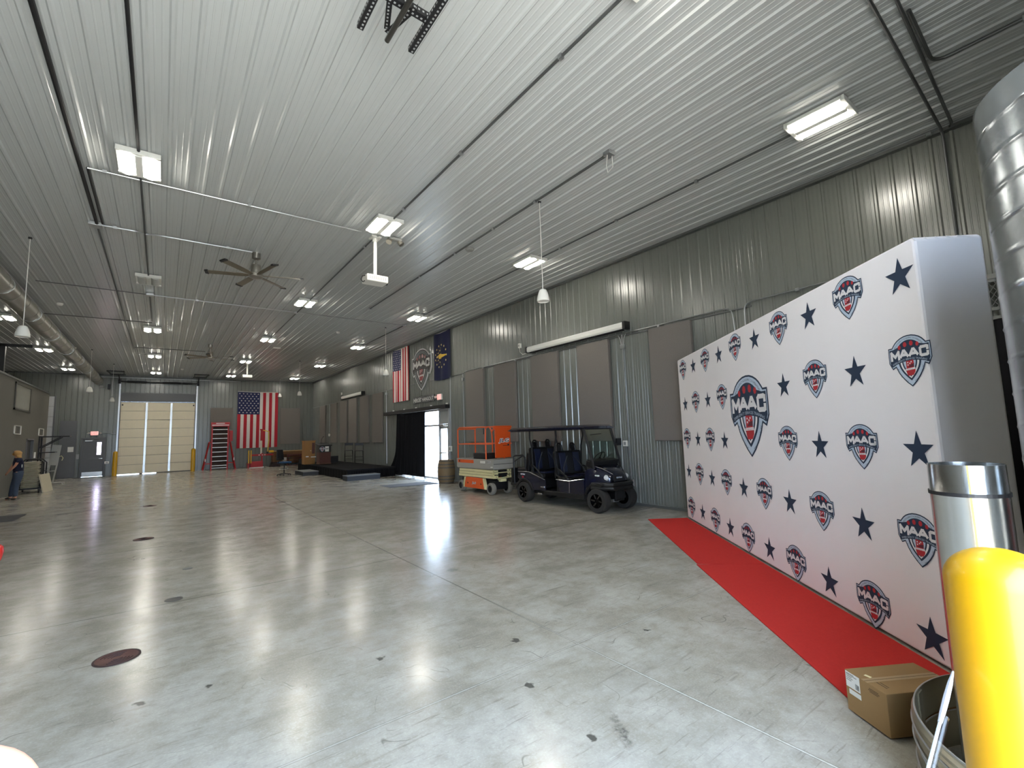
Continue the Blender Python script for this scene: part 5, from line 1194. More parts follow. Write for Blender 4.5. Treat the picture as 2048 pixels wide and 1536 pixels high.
# white plastic strip leaning on the bollard
d0, d1_ = at(1904, 1352, 1, .42), at(1852, 1545, 1, .42)
def ray_at(px, py, dist):
    d = ray_dir(px, py); return CAM+d/d.length*dist
p1, p0 = ray_at(1903, 1355, 1.78), ray_at(1855, 1540, 1.62)
dd = (p0-p1).normalized(); pend = p1+dd*((p1.z-.01)/-dd.z) if dd.z < 0 else p0
t = thing('plastic_strip', 'long white plastic strip with a wrapped end leaning against the yellow bollard', 'plastic strip', (pend.x, pend.y, 0))
off_ = Vector((pend.x, pend.y, 0))
mb = MB(); mb.tube([p1-off_, pend-off_], .0034, 8); mb.build('strip', mat('strip_plastic', L(176, 178, 180), .4), t, smooth=True)
mb = MB(); mb.tube([p1-off_-dd*.02, p1-off_+dd*.02, p1-off_+dd*.07, p1-off_+dd*.11, p1-off_+dd*.14], [.002, .0055, .0065, .006, .0045], 8); mb.build('wrapped_end', mat('bubble_wrap', L(150, 152, 158), .4), t, smooth=True)
sd_ = dd.cross(Vector((0, 0, 1))).normalized()*.008
mb = MB(); mb.tube([p1-off_+dd*.12-sd_, pend-off_-sd_-dd*.02], .006, 8); mb.build('clear_sleeve', glass_mat('clear_film', (.86, .87, .88, 1)), t, smooth=True)
# dark partition with mesh shelf behind the backdrop
t = thing('storage_cage', 'black drape with a wire-mesh shelf on top, seen between backdrop and spiral duct', 'storage cage', (8.2, .5, 0))
mb = MB(); V = []; n = 40
for z in (.02, 2.93): V += [(.03*math.sin(i*1.3)+(.01 if z < 1 else 0), -.9+1.5*i/n, z) for i in range(n+1)]
mb.mesh(V, [(i, i+1, n+2+i, n+1+i) for i in range(n)]); o = mb.build('black_drape', VELVET, t, smooth=True); o.modifiers.new('thick', 'SOLIDIFY').thickness = .01
MESHM = mat('mesh_wire', L(128, 128, 122), .5, .4, .1, 20)
mb = MB()
for z in (2.95, 3.06, 3.42): mb.bb(-.02, .02, -.9, .6, z-.02, z+.02)
mb.bb(-.03, .40, -.9, .6, 3.44, 3.50)
for y in (-.9, -.3, .3, .6): mb.bb(-.02, .02, y-.02, y+.02, 2.95, 3.44)
for i in range(26):
    y = -.9+1.5*i/26
    mb.bar((.0, y, 3.08), (.0, min(.6, y+.2), 3.40), .006, .006); mb.bar((.0, y, 3.40), (.0, min(.6, y+.2), 3.08), .006, .006)
mb.build('mesh_shelf', MESHM, t)
mb = MB(); mb.bb(-.03, -.01, -.30, .02, .98, 1.10); mb.build('pale_tag', mat('grey_tag', L(158, 156, 150), .6), t)
# red-topped post at the left edge
b = floor_pt(-21, 1253)
t = thing('marker_post', 'dark grey post with a glossy red cap at the left edge of the photo', 'post', (b.x, b.y, 0))
mb = MB(); mb.lathe([(.001, 0), (.05, 0), (.045, .03), (.018, .05), (.018, .58), (.001, .58)], n=16); mb.build('pole', BLACKSTEEL, t, smooth=True)
mb = MB(); mb.lathe([(.001, .58), (.02, .58), (.045, .63), (.058, .70), (.052, .75), (.03, .775), (.001, .78)], n=20); mb.build('red_cap', mat('red_gloss', L(190, 40, 36), .2, 0, .05, 10, coat=.5), t, smooth=True)
# photographer's hand: one fingertip shows at the lower left corner
SKIN = mat('skin', L(204, 150, 126), .5, 0, .06, 60)
tip = CAM+ray_dir(10, 1580)*(.080/925.8); ax = (-RIGHT*.80-UP*.55+FWD*.05).normalized()
def skin_body(name, joints, edges, m, parent=None, sub=2, root=0):
    me = bpy.data.meshes.new(name); me.from_pydata([j[0] for j in joints], edges, []); o = bpy.data.objects.new(name, me); C.objects.link(o)
    s = o.modifiers.new('skin', 'SKIN'); s.use_smooth_shade = True
    for i, j in enumerate(joints):
        rr = j[1] if isinstance(j[1], tuple) else (j[1], j[1]); me.skin_vertices[0].data[i].radius = rr
    me.skin_vertices[0].data[root].use_root = True
    sb = o.modifiers.new('sub', 'SUBSURF'); sb.levels = sub; sb.render_levels = sub
    me.materials.append(m)
    if parent: o.parent = parent
    return o
t = thing('person', 'photographer\u2019s hand, only a pale fingertip showing at the lower left corner', 'person', tip)
side = ax.cross(FWD).normalized(); J = []; E = []
palm = ax*.075-FWD*.030
J.append((palm+ax*.035, .017)); J.append((palm, .019)); E.append((0, 1))
J.append((palm+ax*.075, .016)); E.append((0, 2))
for k, (s, l) in enumerate(((0, 1.0), (.018, 1.04), (.034, .95), (.048, .78))):
    b = palm-side*s*(-1)+ax*.004*k; i0 = len(J)
    if k == 0: P = [ax*.055-FWD*.012, ax*.028, ax*.002]
    else: P = [b-ax*.02*l+FWD*.008, b-ax*.040*l+FWD*.012, b-ax*.056*l+FWD*.004]
    for p, r in zip(P, ((.0118, .0118, .0122) if k == 0 else (.0088, .0086, .0082))): J.append((p, r))
    E += [(1, i0), (i0, i0+1), (i0+1, i0+2)]
i0 = len(J); J += [(palm-side*.022+ax*.01, .010), (palm-side*.036-ax*.014+FWD*.008, .0095), (palm-side*.040-ax*.036+FWD*.012, .0085)]; E += [(0, i0), (i0, i0+1), (i0+1, i0+2)]
skin_body('hand', J, E, SKIN, t, 3)
# ---------------------------------------------------------------- stage and what stands on it
DECK = mat('black_stage_carpet', L(26, 26, 28), .95, 0, .15, 30, spec=.15); SKIRT = mat('black_stage_skirt', L(16, 16, 18), .9, 0, .15, 20, spec=.15); STEPM = mat('grey_step_carpet', L(66, 68, 72), .95, 0, .1, 40, spec=.1)
t = thing('stage', 'low black carpeted stage in the back right corner', 'stage', (7.34, 24.0, 0)); ZS = .40
mb = MB(); mb.bb(-1.2, .94, -4.4, 4.4, ZS-.06, ZS); mb.build('deck', DECK, t, bevel=.006)
mb = MB(); n = 70
def skirt(a, b):
    a, b = Vector(a), Vector(b); d = (b-a).normalized(); nr = Vector((d.y, -d.x, 0)); V = []
    for z in (0.004, ZS-.05): V += [a+(b-a)*(i/n)+nr*(.012*math.sin(i*1.9))+Vector((0, 0, z)) for i in range(n+1)]
    mb.mesh(V, [(i, i+1, n+2+i, n+1+i) for i in range(n)])
skirt((-1.17, 4.36, 0), (-1.17, -4.37, 0)); skirt((-1.17, -4.37, 0), (.92, -4.37, 0)); mb.build('skirt', SKIRT, t, smooth=True)
mb = MB(); 
for x in (-.9, .7):
    for y in (-4, 0, 4): mb.bb(x-.04, x+.04, y-.04, y+.04, 0, ZS-.06)
mb.build('leg', BLACKSTEEL, t)
def step(x0, x1, y0, y1, z, label):
    t = thing('stage_step', label, 'step', ((x0+x1)/2, (y0+y1)/2, 0), 0, 'carpeted stage steps'); w, d = x1-x0, y1-y0
    mb = MB(); mb.bb(-w/2, w/2, -d/2, d/2, z-.03, z); mb.build('tread', mat('step_tread', L(112, 114, 116), .95, 0, .1, 40), t, bevel=.006)
    mb = MB(); mb.bb(-w/2+.01, w/2-.01, -d/2+.01, d/2-.01, 0, z-.03); mb.build('riser_box', STEPM, t)
step(5.95, 7.32, 18.95, 19.55, .21, 'grey carpeted step in front of the black stage'); step(5.38, 6.1, 23.7, 25.4, .19, 'dark carpeted step at the left side of the stage')
OAKL = mat('light_oak_veneer', L(150, 106, 52), .5, 0, .12, 2, stretch=(8, 8, 1)); WAL = mat('dark_walnut', L(92, 66, 50), .5, 0, .18, 3, stretch=(8, 8, 1)); MAROON = mat('maroon_stain', L(84, 50, 42), .5, 0, .15, 6)
t = thing('wooden_cabinet', 'tall light-oak cabinet standing on the stage left of the lectern', 'cabinet', (6.28, 26.5, ZS))
mb = MB(); mb.bb(-.26, .26, -.3, .3, 0, 1.2); mb.build('body', OAKL, t, bevel=.005)
mb = MB(); mb.bb(-.28, .28, -.32, .32, 1.2, 1.24); mb.build('top', OAKL, t, bevel=.004)
mb = MB(); mb.bb(-.20, -.06, -.303, -.3, .38, .43); mb.bb(.02, .06, -.303, -.3, .7, .72); mb.build('sticker', PAPER, t)
mb = MB(); mb.bb(.1, .24, -.31, -.295, .55, 1.12); mb.build('side_panel', MAROON, t)
mb = MB(); mb.bb(.05, .30, -.33, -.29, .36, .40); mb.build('shelf_lip', PAPER, t)
t = thing('lectern', 'dark wooden lectern with slanted black top and papers on its front on the stage', 'lectern', (6.74, 25.3, ZS), .12)
mb = MB(); mb.bb(-.28, .28, -.22, .22, .06, .62); mb.build('lower_body', MAROON, t, bevel=.006)
mb = MB(); mb.bb(-.30, .30, -.24, .24, .02, .07); mb.build('plinth', WAL, t, bevel=.006)
for sx in (-.24, .24):
    for sy in (-.18, .18):
        mb = MB(); mb.cyl((sx-.02, sy, .025), (sx+.02, sy, .025), .025, n=10); mb.build('caster', BLACK, t)
mb = MB(); mb.bb(-.29, .29, -.23, .23, .62, .98); mb.build('upper_body', mat('charcoal_panel', L(46, 44, 42), .5), t, bevel=.006)
mb = MB(); mb.box((0, 0, 1.01), (.66, .54, .045), (.18, 0, 0)); mb.build('slanted_top', BLACK, t, bevel=.008)
mb = MB(); mb.bb(-.02, .17, -.236, -.231, .66, .92); mb.mi = 1; mb.bb(.0, .15, -.238, -.236, .80, .83); mb.bb(.02, .13, -.238, -.236, .74, .755); mb.build('front_paper', [PAPER, INK], t)
mb = MB(); mb.base = 0; put_logo(mb, frame((-.17, -.232, .78), (1, 0, 0), (0, 0, 1)), .30, .0006, text=False); mb.build('front_emblem', [INK, ICE, PWHITE, PRED, PDRED], t)
mb = MB(); mb.tube([(-.12, .05, 1.02), (-.12, .06, 1.18), (-.10, .04, 1.32), (-.05, .0, 1.40)], .008, 6); mb.cyl((-.05, 0, 1.40), (-.02, -.03, 1.44), .016, n=8); mb.build('gooseneck_microphone', BLACK, t, smooth=True)
t = thing('stage_monitor', 'black box speaker on the stage right of the lectern', 'speaker', (7.5, 26.6, ZS))
mb = MB(); mb.prism([(-.22, 0), (.22, 0), (.22, .2), (.0, .36), (-.22, .36)], frame((-.3, 0, 0), (0, 1, 0), (0, 0, 1)), .6); mb.build('cabinet', BLACK, t, bevel=.008)
mb = MB(); mb.bb(-.26, .26, -.235, -.222, .05, .30); mb.build('grille', mat('speaker_grille', L(34, 34, 36), .8), t)
def stool(x, y, label):
    t = thing('high_stool', label, 'stool', (x, y, ZS), -.35, 'black folding high stools')
    mb = MB(); mb.box((0, 0, .66), (.42, .38, .03)); mb.build('seat', BLACK, t, bevel=.012)
    mb = MB(); mb.box((0, .2, .98), (.40, .025, .12)); mb.build('backrest', BLACK, t, bevel=.01)
    for s in (-1, 1):
        mb = MB(); mb.tube([(s*.2, .2, 1.05), (s*.2, .16, .7), (s*.22, -.24, .016)], .014, 6); mb.build('leg', BLACKSTEEL, t, smooth=True)
        mb = MB(); mb.tube([(s*.18, -.1, .65), (s*.2, .28, .016)], .014, 6); mb.build('leg', BLACKSTEEL, t, smooth=True)
    mb = MB(); mb.tube([(-.21, -.2, .15), (.21, -.2, .15)], .011, 6); mb.tube([(-.2, .23, .2), (.2, .23, .2)], .011, 6); mb.tube([(-.21, -.1, .35), (.21, -.1, .35)], .011, 6); mb.build('footrest', BLACKSTEEL, t, smooth=True)
stool(8.03, 25.3, 'black high stool on the stage, nearer the lectern'); stool(8.05, 23.75, 'black high stool on the stage, nearer the curtain')
# ---------------------------------------------------------------- office chair
t = thing('office_chair', 'black drafting chair with blue seat and chrome foot ring standing alone before the stage', 'chair', (4.82, 25.0, 0), .5)
mb = MB(); mb.box((0, 0, .63), (.48, .46, .09)); mb.build('seat', mat('seat_blue', L(40, 74, 110), .6, 0, .1, 20), t, bevel=.035)
mb = MB(); mb.box((-.06, .24, 1.0), (.42, .07, .52), (-.1, 0, 0), top=(.8, 1)); mb.build('backrest', BLACK, t, bevel=.03)
mb = MB(); mb.tube([(0, .1, .58), (0, .27, .62), (-.04, .28, .85)], .02, 6); mb.build('back_bracket', BLACK, t, smooth=True)
for s in (-1, 1):
    mb = MB(); mb.tube([(s*.2, .05, .6), (s*.29, .05, .62), (s*.29, .03, .8)], .016, 6); mb.box((s*.29, 0, .82), (.06, .24, .03)); mb.build('armrest', BLACK, t, smooth=True)
mb = MB(); mb.cyl((0, 0, .08), (0, 0, .6), .028, n=10); mb.build('gas_column', BLACK, t, smooth=True)
mb = MB(); mb.tube([(.21*math.cos(2*PI*i/24), .21*math.sin(2*PI*i/24), .31) for i in range(24)], .011, 6, closed=True)
for k in range(3): mb.tube([(0, 0, .31), (.21*math.cos(k*2.09), .21*math.sin(k*2.09), .31)], .008, 5)
mb.build('foot_ring', CHROME, t, smooth=True)
for k in range(5):
    a = 2*PI*k/5+.2; mb = MB(); mb.bar((0, 0, .09), (.31*math.cos(a), .31*math.sin(a), .065), .045, .03); l = mb.build('base_arm', BLACK, t)
    mb = MB(); mb.cyl((.31*math.cos(a)-.02*math.sin(a), .31*math.sin(a)+.02*math.cos(a), .028), (.31*math.cos(a)+.02*math.sin(a), .31*math.sin(a)-.02*math.cos(a), .028), .028, n=12); mb.build('caster', BLACK, l)
# ---------------------------------------------------------------- red rack tower by the overhead door
REDP = mat('red_enamel', L(168, 34, 38), .4, 0, .08, 8); BROWNB = mat('dark_brown_board', L(58, 42, 34), .7, 0, .2, 6); STEELB = mat('bright_bar', L(205, 200, 192), .35, .5, .05, 10)
t = thing('rack_tower', 'tall red framed rack tower with silver bars against the back wall', 'rack', (2.92, 34.5, 0))
for s in (-1, 1):
    mb = MB(); mb.bb(s*.43-.04, s*.43+.04, -.10, .10, 0, 2.85); mb.build('upright', REDP, t, bevel=.006)
    mb = MB(); mb.bar((s*.86, -.25, .03), (s*.56, 0, 1.72), .05, .06); mb.bar((s*.86, .25, .03), (s*.56, .05, 1.72), .05, .06); mb.bar((s*.86, -.3, .03), (s*.86, .3, .03), .06, .06); mb.bar((s*.45, 0, 1.70), (s*.6, 0, 1.72), .06, .06); mb.bar((s*.45, -.05, .4), (s*.82, -.05, .4), .05, .05); mb.build('outrigger', REDP, t)
    mb = MB(); mb.bb(s*.76-.02, s*.76+.02, -.30, -.24, .55, .72); mb.build('bright_latch', STEELB, t)
mb = MB(); mb.bb(-.40, .40, .06, .1, .05, 2.8); mb.build('back_board', BROWNB, t)
for k in range(10):
    z = .12+.14*(k == 1)+(k-1)*.28*(k > 1)+(.14 if k > 1 else 0)
    mb = MB(); mb.bb(-.40, .40, -.10, -.03, z-.02, z+.02); mb.build('bar', STEELB, t)
mb = MB(); mb.bb(-.50, .50, -.14, .14, 2.68, 2.95); hd = mb.build('head_box', REDP, t, bevel=.01)
mb = MB(); mb.bb(-.24, .22, -.146, -.14, 2.86, 2.90); mb.bb(-.44, .45, -.146, -.14, 2.75, 2.79); mb.build('silver_lettering_strip', STEELB, hd)
mb = MB(); mb.bb(.5, .68, -.1, .08, 1.75, 2.42); mb.build('side_box', REDP, t, bevel=.01)
# ---------------------------------------------------------------- red training machine
YELP = mat('yellow_paint', L(226, 178, 40), .45, 0, .05, 8)
t = thing('training_machine', 'red steel training machine with yellow bars and tall arm before the big flag', 'machine', (5.0, 34.4, 0))
mb = MB(); mb.bb(-.42, .30, -.35, .3, .02, .40); mb.build('base_box', REDP, t, bevel=.01)
mb = MB(); mb.bb(-.47, .35, -.4, .35, 0, .04); mb.build('base_plate', STEELB, t)
mb = MB(); mb.bb(-.43, -.36, -.3, -.22, .4, .92); mb.bb(.20, .28, -.3, -.22, .4, .92); mb.bb(-.43, .9, -.31, -.2, .74, .86); mb.build('frame', REDP, t, bevel=.006)
mb = MB(); mb.bb(.03, .12, -.32, -.31, .78, .82); mb.bb(.22, .30, -.32, -.31, .78, .82); mb.bb(.36, .44, -.32, -.31, .78, .82); mb.build('decal', PAPER, t)
for x in (-.53, -.40):
    mb = MB(); mb.bb(x-.03, x+.03, -.42, -.35, .30, 1.12); mb.build('yellow_bar', YELP, t, bevel=.006)
mb = MB(); mb.bb(-.58, -.50, -.45, .2, .0, .3); mb.build('side_foot', REDP, t)
mb = MB(); mb.bb(.14, .24, -.28, -.2, .86, 1.72); mb.build('white_column', mat('pale_column', L(206, 196, 180), .5), t)
mb = MB(); mb.bb(.13, .27, -.3, -.18, 1.72, 2.48); mb.bb(.1, .32, -.32, -.16, 2.40, 2.48); mb.build('red_column', REDP, t, bevel=.006)
mb = MB(); mb.bar((.16, -.26, 2.42), (.62, -.28, 2.30), .04, .05); mb.build('yellow_arm', YELP, t)
mb = MB(); mb.tube([(.6, -.28, 2.32), (.62, -.28, 1.7), (.56, -.27, 1.0)], .035, 8); mb.build('hanging_rope', mat('yellow_rope', L(206, 176, 90), .8), t, smooth=True)
mb = MB(); mb.bb(.50, .60, -.34, -.22, .86, 1.0); mb.build('rope_weight', BLACKSTEEL, t)
mb = MB(); mb.bb(.64, .92, -.34, -.1, .94, 1.07); mb.build('yellow_tray', YELP, t, bevel=.006)
# ---------------------------------------------------------------- workbench and clutter in the back right corner
BWOOD = mat('brown_bench_wood', L(118, 80, 48), .65, 0, .18, 3, stretch=(1, 6, 6))
t = thing('workbench', 'long brown wooden workbench against the back wall behind the office chair', 'bench', (6.95, 34.75, 0))
mb = MB(); mb.bb(-1.02, 1.02, -.35, .5, .95, 1.0); mb.build('top', mat('pale_bench_top', L(170, 140, 96), .6, 0, .1, 4), t, bevel=.006)
mb = MB(); mb.bb(-.98, .98, .38, .46, .12, .95); mb.bb(-.98, .98, -.33, -.3, .78, .95); mb.build('apron', BWOOD, t)
for x in (-.95, -.1, .95):
    mb = MB(); mb.bb(x-.05, x+.05, -.32, -.22, 0, .95); mb.build('leg', BWOOD, t)
mb = MB(); mb.bb(-.95, .95, -.28, .36, .28, .32); mb.build('lower_shelf', BWOOD, t)
mb = MB(); mb.bb(1.0, 1.05, -.36, .5, .1, 1.02); mb.build('end_panel', mat('white_end_panel', L(190, 180, 164), .5), t)
CARTB = mat('brown_carton', L(126, 96, 62), .85, 0, .1, 6)
for i, (x, z, s, m, lab) in enumerate(((6.25, .32, .3, CARTB, 'brown carton on the lower shelf of the workbench, leftmost'), (6.72, .32, .26, PAPER, 'white carton on the lower shelf of the workbench, middle'), (7.12, .32, .28, CARTB, 'brown carton on the lower shelf of the workbench, right of the white one'))):
    mb = MB(); mb.bb(-s/2, s/2, -s/2, s/2, 0, s*.85); o = mb.build('carton', m, bevel=.004); o.location = (x, 34.75, z); tag(o, lab, 'carton', 'cartons under the workbench')
t = thing('tool_bag', 'black tool bag on the floor in front of the workbench, right of the office chair', 'bag', (7.6, 33.7, 0))
mb = MB(); mb.box((0, 0, .22), (.5, .36, .44), top=(.75, .6)); mb.build('bag_body', BLACK, t, bevel=.06)
mb = MB(); mb.tube([(-.12, 0, .42), (-.1, 0, .54), (.1, 0, .54), (.12, 0, .42)], .015, 6); mb.build('handle', BLACK, t, smooth=True)
t = thing('vise_press', 'dark red bench press with horizontal bars on the workbench front', 'press', (7.2, 34.18, 0))
mb = MB(); mb.bb(-.45, .45, -.04, .04, .66, .72); mb.bb(-.45, .45, -.04, .04, .46, .50); mb.bb(-.42, -.36, -.05, .05, 0, .74); mb.bb(.36, .42, -.05, .05, 0, .74); mb.build('frame', mat('dark_red_frame', L(84, 34, 30), .5), t)
mb = MB(); mb.bb(-.42, .42, -.15, .15, 0, .05); mb.build('foot', mat('dark_red_foot', L(70, 30, 28), .5), t)
t = thing('hose_pile', 'dark pile of hose on the floor left of the workbench', 'hose', (5.95, 33.8, 0)); mb = MB()
for k in range(4): mb.tube([((.32-.04*k)*math.cos(2*PI*i/20), (.22-.02*k)*math.sin(2*PI*i/20), .04+.075*k) for i in range(20)], .038, 7, closed=True)
mb.build('coils', mat('dark_hose', L(48, 34, 34), .7), t, smooth=True)
# ---------------------------------------------------------------- left side: rack of folding chairs, tabletop, stand, wall bracket
t = thing('chair_cart', 'black rolling cart holding white folding chairs by the left office wall', 'cart', (-4.02, 26.0, 0))
mb = MB(); mb.bb(-.36, .36, -.55, .6, .14, .19); mb.build('deck', BLACKSTEEL, t)
mb = MB()
for y in (-.02, .56):
    mb.tube([(-.3, y, .19), (-.3, y, 1.15), (-.2, y, 1.26), (.2, y, 1.26), (.32, y, 1.12), (.32, y, .19)], .022, 8)
mb.tube([(.32, -.02, .8), (.32, .56, .8)], .018, 6); mb.tube([(-.3, -.02, .8), (-.3, .56, .8)], .018, 6); mb.build('frame', BLACKSTEEL, t, smooth=True)
mb = MB()
for k in range(9): mb.bb(-.26, .27, .06+.055*k, .09+.055*k, .2, 1.16)
mb.build('stored_frames', mat('dark_chair_frames', L(62, 58, 50), .6), t)
for sx in (-.3, .3):
    for sy in (-.48, .52): 
        mb = MB(); mb.cyl((sx-.02, sy, .06), (sx+.02, sy, .06), .06, n=12); mb.bb(sx-.03, sx+.03, sy-.03, sy+.03, .08, .14); mb.build('caster', BLACK, t)
CHW = mat('white_chair_plastic', L(206, 196, 170), .5, 0, .05, 10)
def fchair(z, first=None):
    lab = 'white folding chair lying flat in the stack on the black cart at the left'
    if first is None:
        c = thing('folding_chair', lab, 'folding chair', (-4.0, 25.73, z), 0, 'white folding chairs stacked on the cart')
        mb = MB(); mb.box((0, 0, .0), (.40, .24, .022)); mb.build('seat', CHW, c, bevel=.006)
        mb = MB(); mb.tube([(-.22, -.2, -.006), (-.22, .2, -.006), (.22, .2, -.006), (.22, -.2, -.006)], .011, 6, closed=True); mb.build('frame', CHW, c, smooth=True)
        return c
    c = copy_tree(first); c.location.z = z; c.location.x += .015*math.sin(z*40); return c
f0 = fchair(.215)
for k in range(1, 19): fchair(.215+.053*k, f0)
t = thing('tabletop', 'white square tabletop leaning against the chair cart', 'tabletop', (-3.58, 25.8, 0), -.12)
mb = MB(); mb.box((0, 0, .345), (.035, 1.02, .70), (0, -.2, 0)); mb.build('top_sheet', mat('white_laminate', L(222, 212, 186), .5, 0, .03, 6), t, bevel=.01)
mb = MB(); mb.box((.013, 0, .346), (.02, 1.03, .705), (0, -.2, 0)); mb.build('edge_band', mat('cream_edge', L(200, 190, 164), .5), t)
t = thing('rolling_stand', 'pale grey slanted rolling stand near the far end of the left wall', 'stand', (-3.98, 30.6, 0))
STG = mat('pale_grey_stand', L(176, 174, 166), .5, 0, .05, 8)
mb = MB(); mb.box((-.02, 0, 1.35), (.32, .04, .95), (0, .1, 0)); mb.build('panel', STG, t, bevel=.006)
for x in (-.16, .08):
    mb = MB(); mb.bar((x-.12, 0, .08), (x+.0, 0, 1.0), .05, .05); mb.build('leg', STG, t)
mb = MB(); mb.bar((-.26, 0, .6), (.05, 0, .62), .04, .04); mb.build('crossbar', STG, t)
for y in (-.25, .25):
    mb = MB(); mb.bb(-.32, .36, y-.03, y+.03, .05, .09); f = mb.build('base_foot', STG, t)
    for x in (-.28, .32):
        mb = MB(); mb.cyl((x-.015, y, .03), (x+.015, y, .03), .03, n=10); mb.build('caster', WHITEP, f)
mb = MB(); mb.tube([(.1, 0, 1.25), (.2, 0, 1.3), (.26, 0, 1.2), (.22, 0, 1.08)], .02, 6); mb.build('hanging_strap', mat('cream_strap', L(206, 196, 160), .7), t, smooth=True)
t = thing('wall_bracket_shelf', 'black flat shelf on diagonal brackets sticking out of the left office wall', 'shelf', (XBOX, 30.0, 0))
mb = MB(); mb.bb(.0, 1.02, -.35, .35, 2.18, 2.225); mb.build('shelf_board', BLACKSTEEL, t)
for y in (-.3, .3):
    mb = MB(); mb.bar((.02, y, 1.7), (.72, y, 2.18), .04, .04); mb.build('brace', BLACKSTEEL, t)
    mb = MB(); mb.bb(.0, .04, y-.03, y+.03, .55, 2.2); mb.build('wall_post', BLACKSTEEL, t)
mb = MB(); mb.bb(.0, .55, -.3, .3, 1.47, 1.51); mb.build('lower_shelf', BLACKSTEEL, t)
# ---------------------------------------------------------------- the woman at the left wall
SK2 = mat('skin_far', L(196, 140, 112), .55, 0, .05, 40); SHIRT = mat('navy_tshirt', L(24, 28, 52), .85, 0, .1, 30); JEANS = mat('blue_jeans', L(58, 68, 84), .9, 0, .12, 30); HAIR = mat('blond_hair', L(176, 134, 78), .7, 0, .2, 60, stretch=(20, 20, 2)); SHOE = mat('dark_shoes', L(48, 44, 40), .7)
base = floor_pt(21, 1000)
t = thing('person', 'blond person in navy t-shirt and jeans leaning along the left office wall', 'person', (base.x, base.y, 0))
TO = Vector((base.x, base.y, 0)); VIEW = Vector((FWD.x, FWD.y, 0)).normalized()
def PP(px, py, dep=0.0):
    # a point on the upright plane through the feet, facing the viewer
    d = ray_dir(px, py); n = VIEW; tt = ((TO-CAM).dot(n)+dep)/d.dot(n); return CAM+d*tt-TO
J = []; E = []
def j(p, r, link=None):
    J.append((p, r)); 
    if link is not None: E.append((link, len(J)-1))
    return len(J)-1
pel = j(PP(37, 947), (.10, .075)); bel = j(PP(37, 936), (.085, .065), pel); che = j(PP(36.5, 924), (.135, .10), bel); nk = j(PP(35, 914), .05, che); hb = j(PP(34, 909), .06, nk); hd = j(PP(33.5, 904.5), .085, hb); ht = j(PP(33.8, 900.5), .07, hd)
hands = []
for dep, sh, el, wr, ha in ((-.17, (38.5, 918), (31, 931), (20, 941.5), (15.5, 945)), (.17, (34, 918), (26, 931), (17, 943), (13.5, 946.5))):
    a = j(PP(*sh, dep), .05, che); b = j(PP(*el, dep*1.2), .04, a); c = j(PP(*wr, dep*.9), .028, b); d = j(PP(*ha, dep*.7), (.03, .02), c); hands.append(d)
    for k in range(4):
        q = PP(ha[0]-1.6, ha[1]+1.2+k*.9, dep*.7+(k-1.5)*.012); m1 = j(q, .009, d); j(q+Vector((-.02, 0, -.025+.004*k)), .008, m1)
    j(PP(ha[0]+.4, ha[1]+2.2, dep*.7-.02), .010, d)
legs = []
for dep, hp, kn, an, toe in ((-.09, (38, 952), (31.5, 974), (30.5, 995.5), (21, 999)), (.09, (34, 952), (25.5, 973), (20.5, 995.5), (10, 999.5))):
    a = j(PP(*hp, dep), .095, pel); b = j(PP(*kn, dep), .062, a); c = j(PP(*an, dep), .042, b); d = j(PP(*toe, dep-.03), (.035, .03), c); legs.append((a, b, c, d))
body = skin_body('body', J, E, SK2, t, 1, pel)
sub = lambda ids, infl: [(J[i][0], tuple(x*infl for x in (J[i][1] if isinstance(J[i][1], tuple) else (J[i][1],)*2))) for i in ids]
# clothes: their own skinned shells over the body
armA = [i for i, e in enumerate(J)]
ids = [pel, bel, che]; S_ = sub(ids, 1.14); S_[1] = (S_[1][0], (.14, .11)); S_[0] = (J[pel][0]-Vector((0, 0, .09)), (.165, .135)); ED = [(0, 1), (1, 2)]
for e in [(a, b) for a, b in E if a == che and b != nk]:
    sh = e[1]; el = [b for a, b in E if a == sh][0]
    S_.append((J[sh][0], (.068, .068))); k1 = len(S_)-1; S_.append((J[sh][0].lerp(J[el][0], .6), (.058, .058))); ED += [(2, k1), (k1, k1+1)]
S_.append((J[che][0].lerp(J[nk][0], .75), (.065, .065))); ED.append((2, len(S_)-1))
skin_body('shirt', S_, ED, SHIRT, t, 1, 2)
S_ = [(J[pel][0]+Vector((0, 0, .12)), (.14, .112)), (J[pel][0], (.15, .12))]; ED = [(0, 1)]
for a, b, c, d in legs:
    k = len(S_); S_ += [(J[a][0], (.112, .112)), (J[b][0], (.08, .08)), (J[c][0]+Vector((0, 0, .02)), (.07, .07))]; ED += [(1, k), (k, k+1), (k+1, k+2)]
skin_body('jeans', S_, ED, JEANS, t, 1, 1)
for a, b, c, d in legs:
    cpt = Vector((J[c][0].x, J[c][0].y, .05)); dpt = Vector((J[d][0].x, J[d][0].y, .038)); skin_body('shoe', [(cpt-(dpt-cpt)*.25, (.05, .045)), (cpt+(dpt-cpt)*.4, (.05, .042)), (dpt, (.045, .034))], [(0, 1), (1, 2)], SHOE, t, 1)
hp = J[hd][0]; fw = (PP(20, 905)-PP(34, 905)).normalized(); sdv = Vector((-fw.y, fw.x, 0))
hk = [(hp+Vector((0, 0, .055))+fw*.01, (.085, .08)), (hp-fw*.045+Vector((0, 0, .02)), (.105, .10)), (hp-fw*.085+Vector((0, 0, -.08)), (.08, .075)), (hp-fw*.11+Vector((0, 0, -.24)), (.055, .06)), (hp-fw*.03-sdv*.085+Vector((0, 0, -.12)), (.045, .04)), (hp-fw*.0+sdv*.085+Vector((0, 0, -.12)), (.045, .04))]
skin_body('hair', hk, [(0, 1), (1, 2), (2, 3), (1, 4), (1, 5)], HAIR, t, 1)
mb = MB(); R3 = frame(hp, fw, sdv)
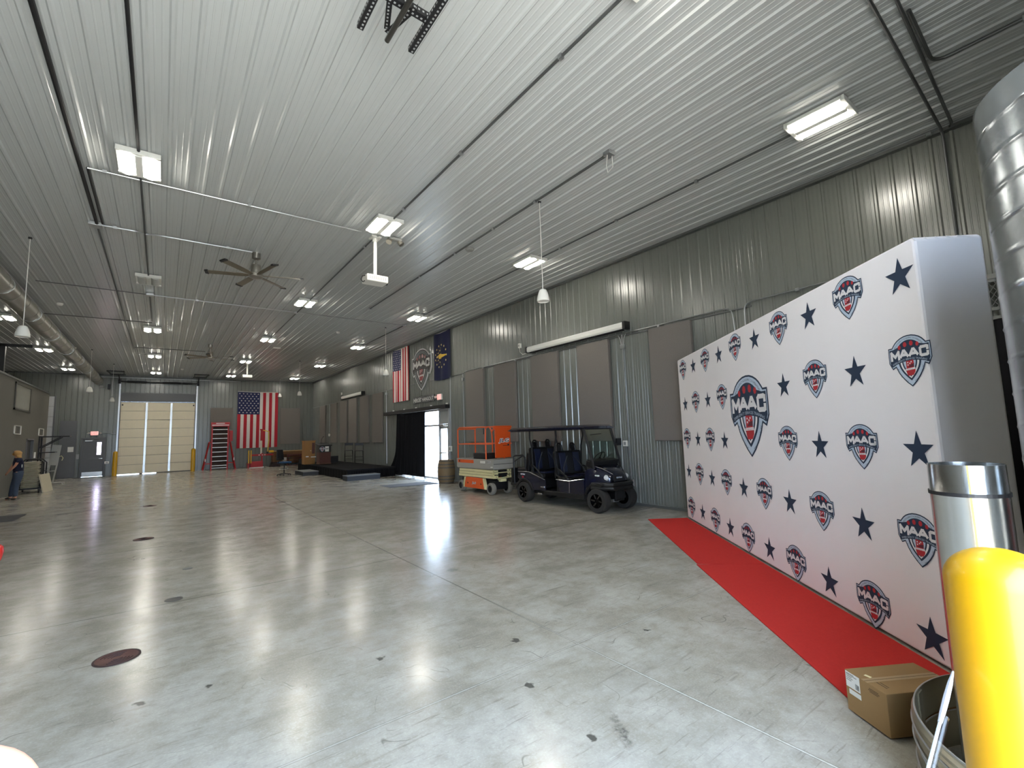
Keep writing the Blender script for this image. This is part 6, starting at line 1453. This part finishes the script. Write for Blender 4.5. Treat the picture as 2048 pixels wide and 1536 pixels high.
mb.mi = 0; mb.lathe([(.001, .03), (.010, .015), (.013, 0), (.001, -.004)], n=8, M=frame(hp+fw*.082+Vector((0, 0, -.01)), sdv, Vector((0, 0, 1))))
for s in (-1, 1): mb.ball(hp+sdv*s*.085+Vector((0, 0, -.01)), .02, 5, (.6, .6, 1.3))
mb.mi = 1
for s in (-1, 1): mb.ball(hp+fw*.078+sdv*s*.032+Vector((0, 0, .012)), .010, 5)
mb.mi = 2; mb.box(hp+fw*.079+Vector((0, 0, -.045)), (.012, .045, .01), (0, 0, math.atan2(fw.y, fw.x)))
mb.build('face', [SK2, mat('dark_eye', L(40, 34, 30), .3), mat('lips', L(160, 88, 80), .5)], t, smooth=True)
mb = MB(); mb.box(PP(44, 932, -.05), (.012, .05, .10), (0, 0, .4)); mb.build('badge', PAPER, t)
# ---------------------------------------------------------------- trees far outside the entrance
LEAF = mat('tree_leaf', L(70, 92, 58), .8, 0, .3, 3); BARK = mat('tree_bark', L(80, 66, 52), .9, 0, .2, 6)
def tree(x, y, h, label, seed):
    t = thing('tree', label, 'tree', (x, y, -.02), 0, 'trees outside the entrance'); rnd = random.Random(seed)
    mb = MB(); mb.tube([(0, 0, 0), (.05, 0, h*.25), (0, .05, h*.5)], [.16, .12, .07], 8); mb.build('trunk', BARK, t, smooth=True)
    mb = MB()
    for k in range(420):
        a, b = rnd.uniform(0, 2*PI), rnd.uniform(-1, 1); rr = rnd.uniform(.35, 1)**.5; c = Vector((math.cos(a)*math.sqrt(1-b*b)*h*.3*rr, math.sin(a)*math.sqrt(1-b*b)*h*.3*rr, h*.62+b*h*.36*rr)); s = h*.055
        R = Euler((rnd.uniform(0, 6), rnd.uniform(0, 6), rnd.uniform(0, 6))).to_matrix(); mb.face([c+R @ Vector(p)*s for p in ((-1, -.5, 0), (.2, -.8, 0), (1.1, .1, 0), (.1, .8, 0))])
    f = mb.build('foliage', LEAF, t); f['kind'] = 'stuff'
tree(27, 36, 5.0, 'green tree far outside seen through the entrance glass', 3)
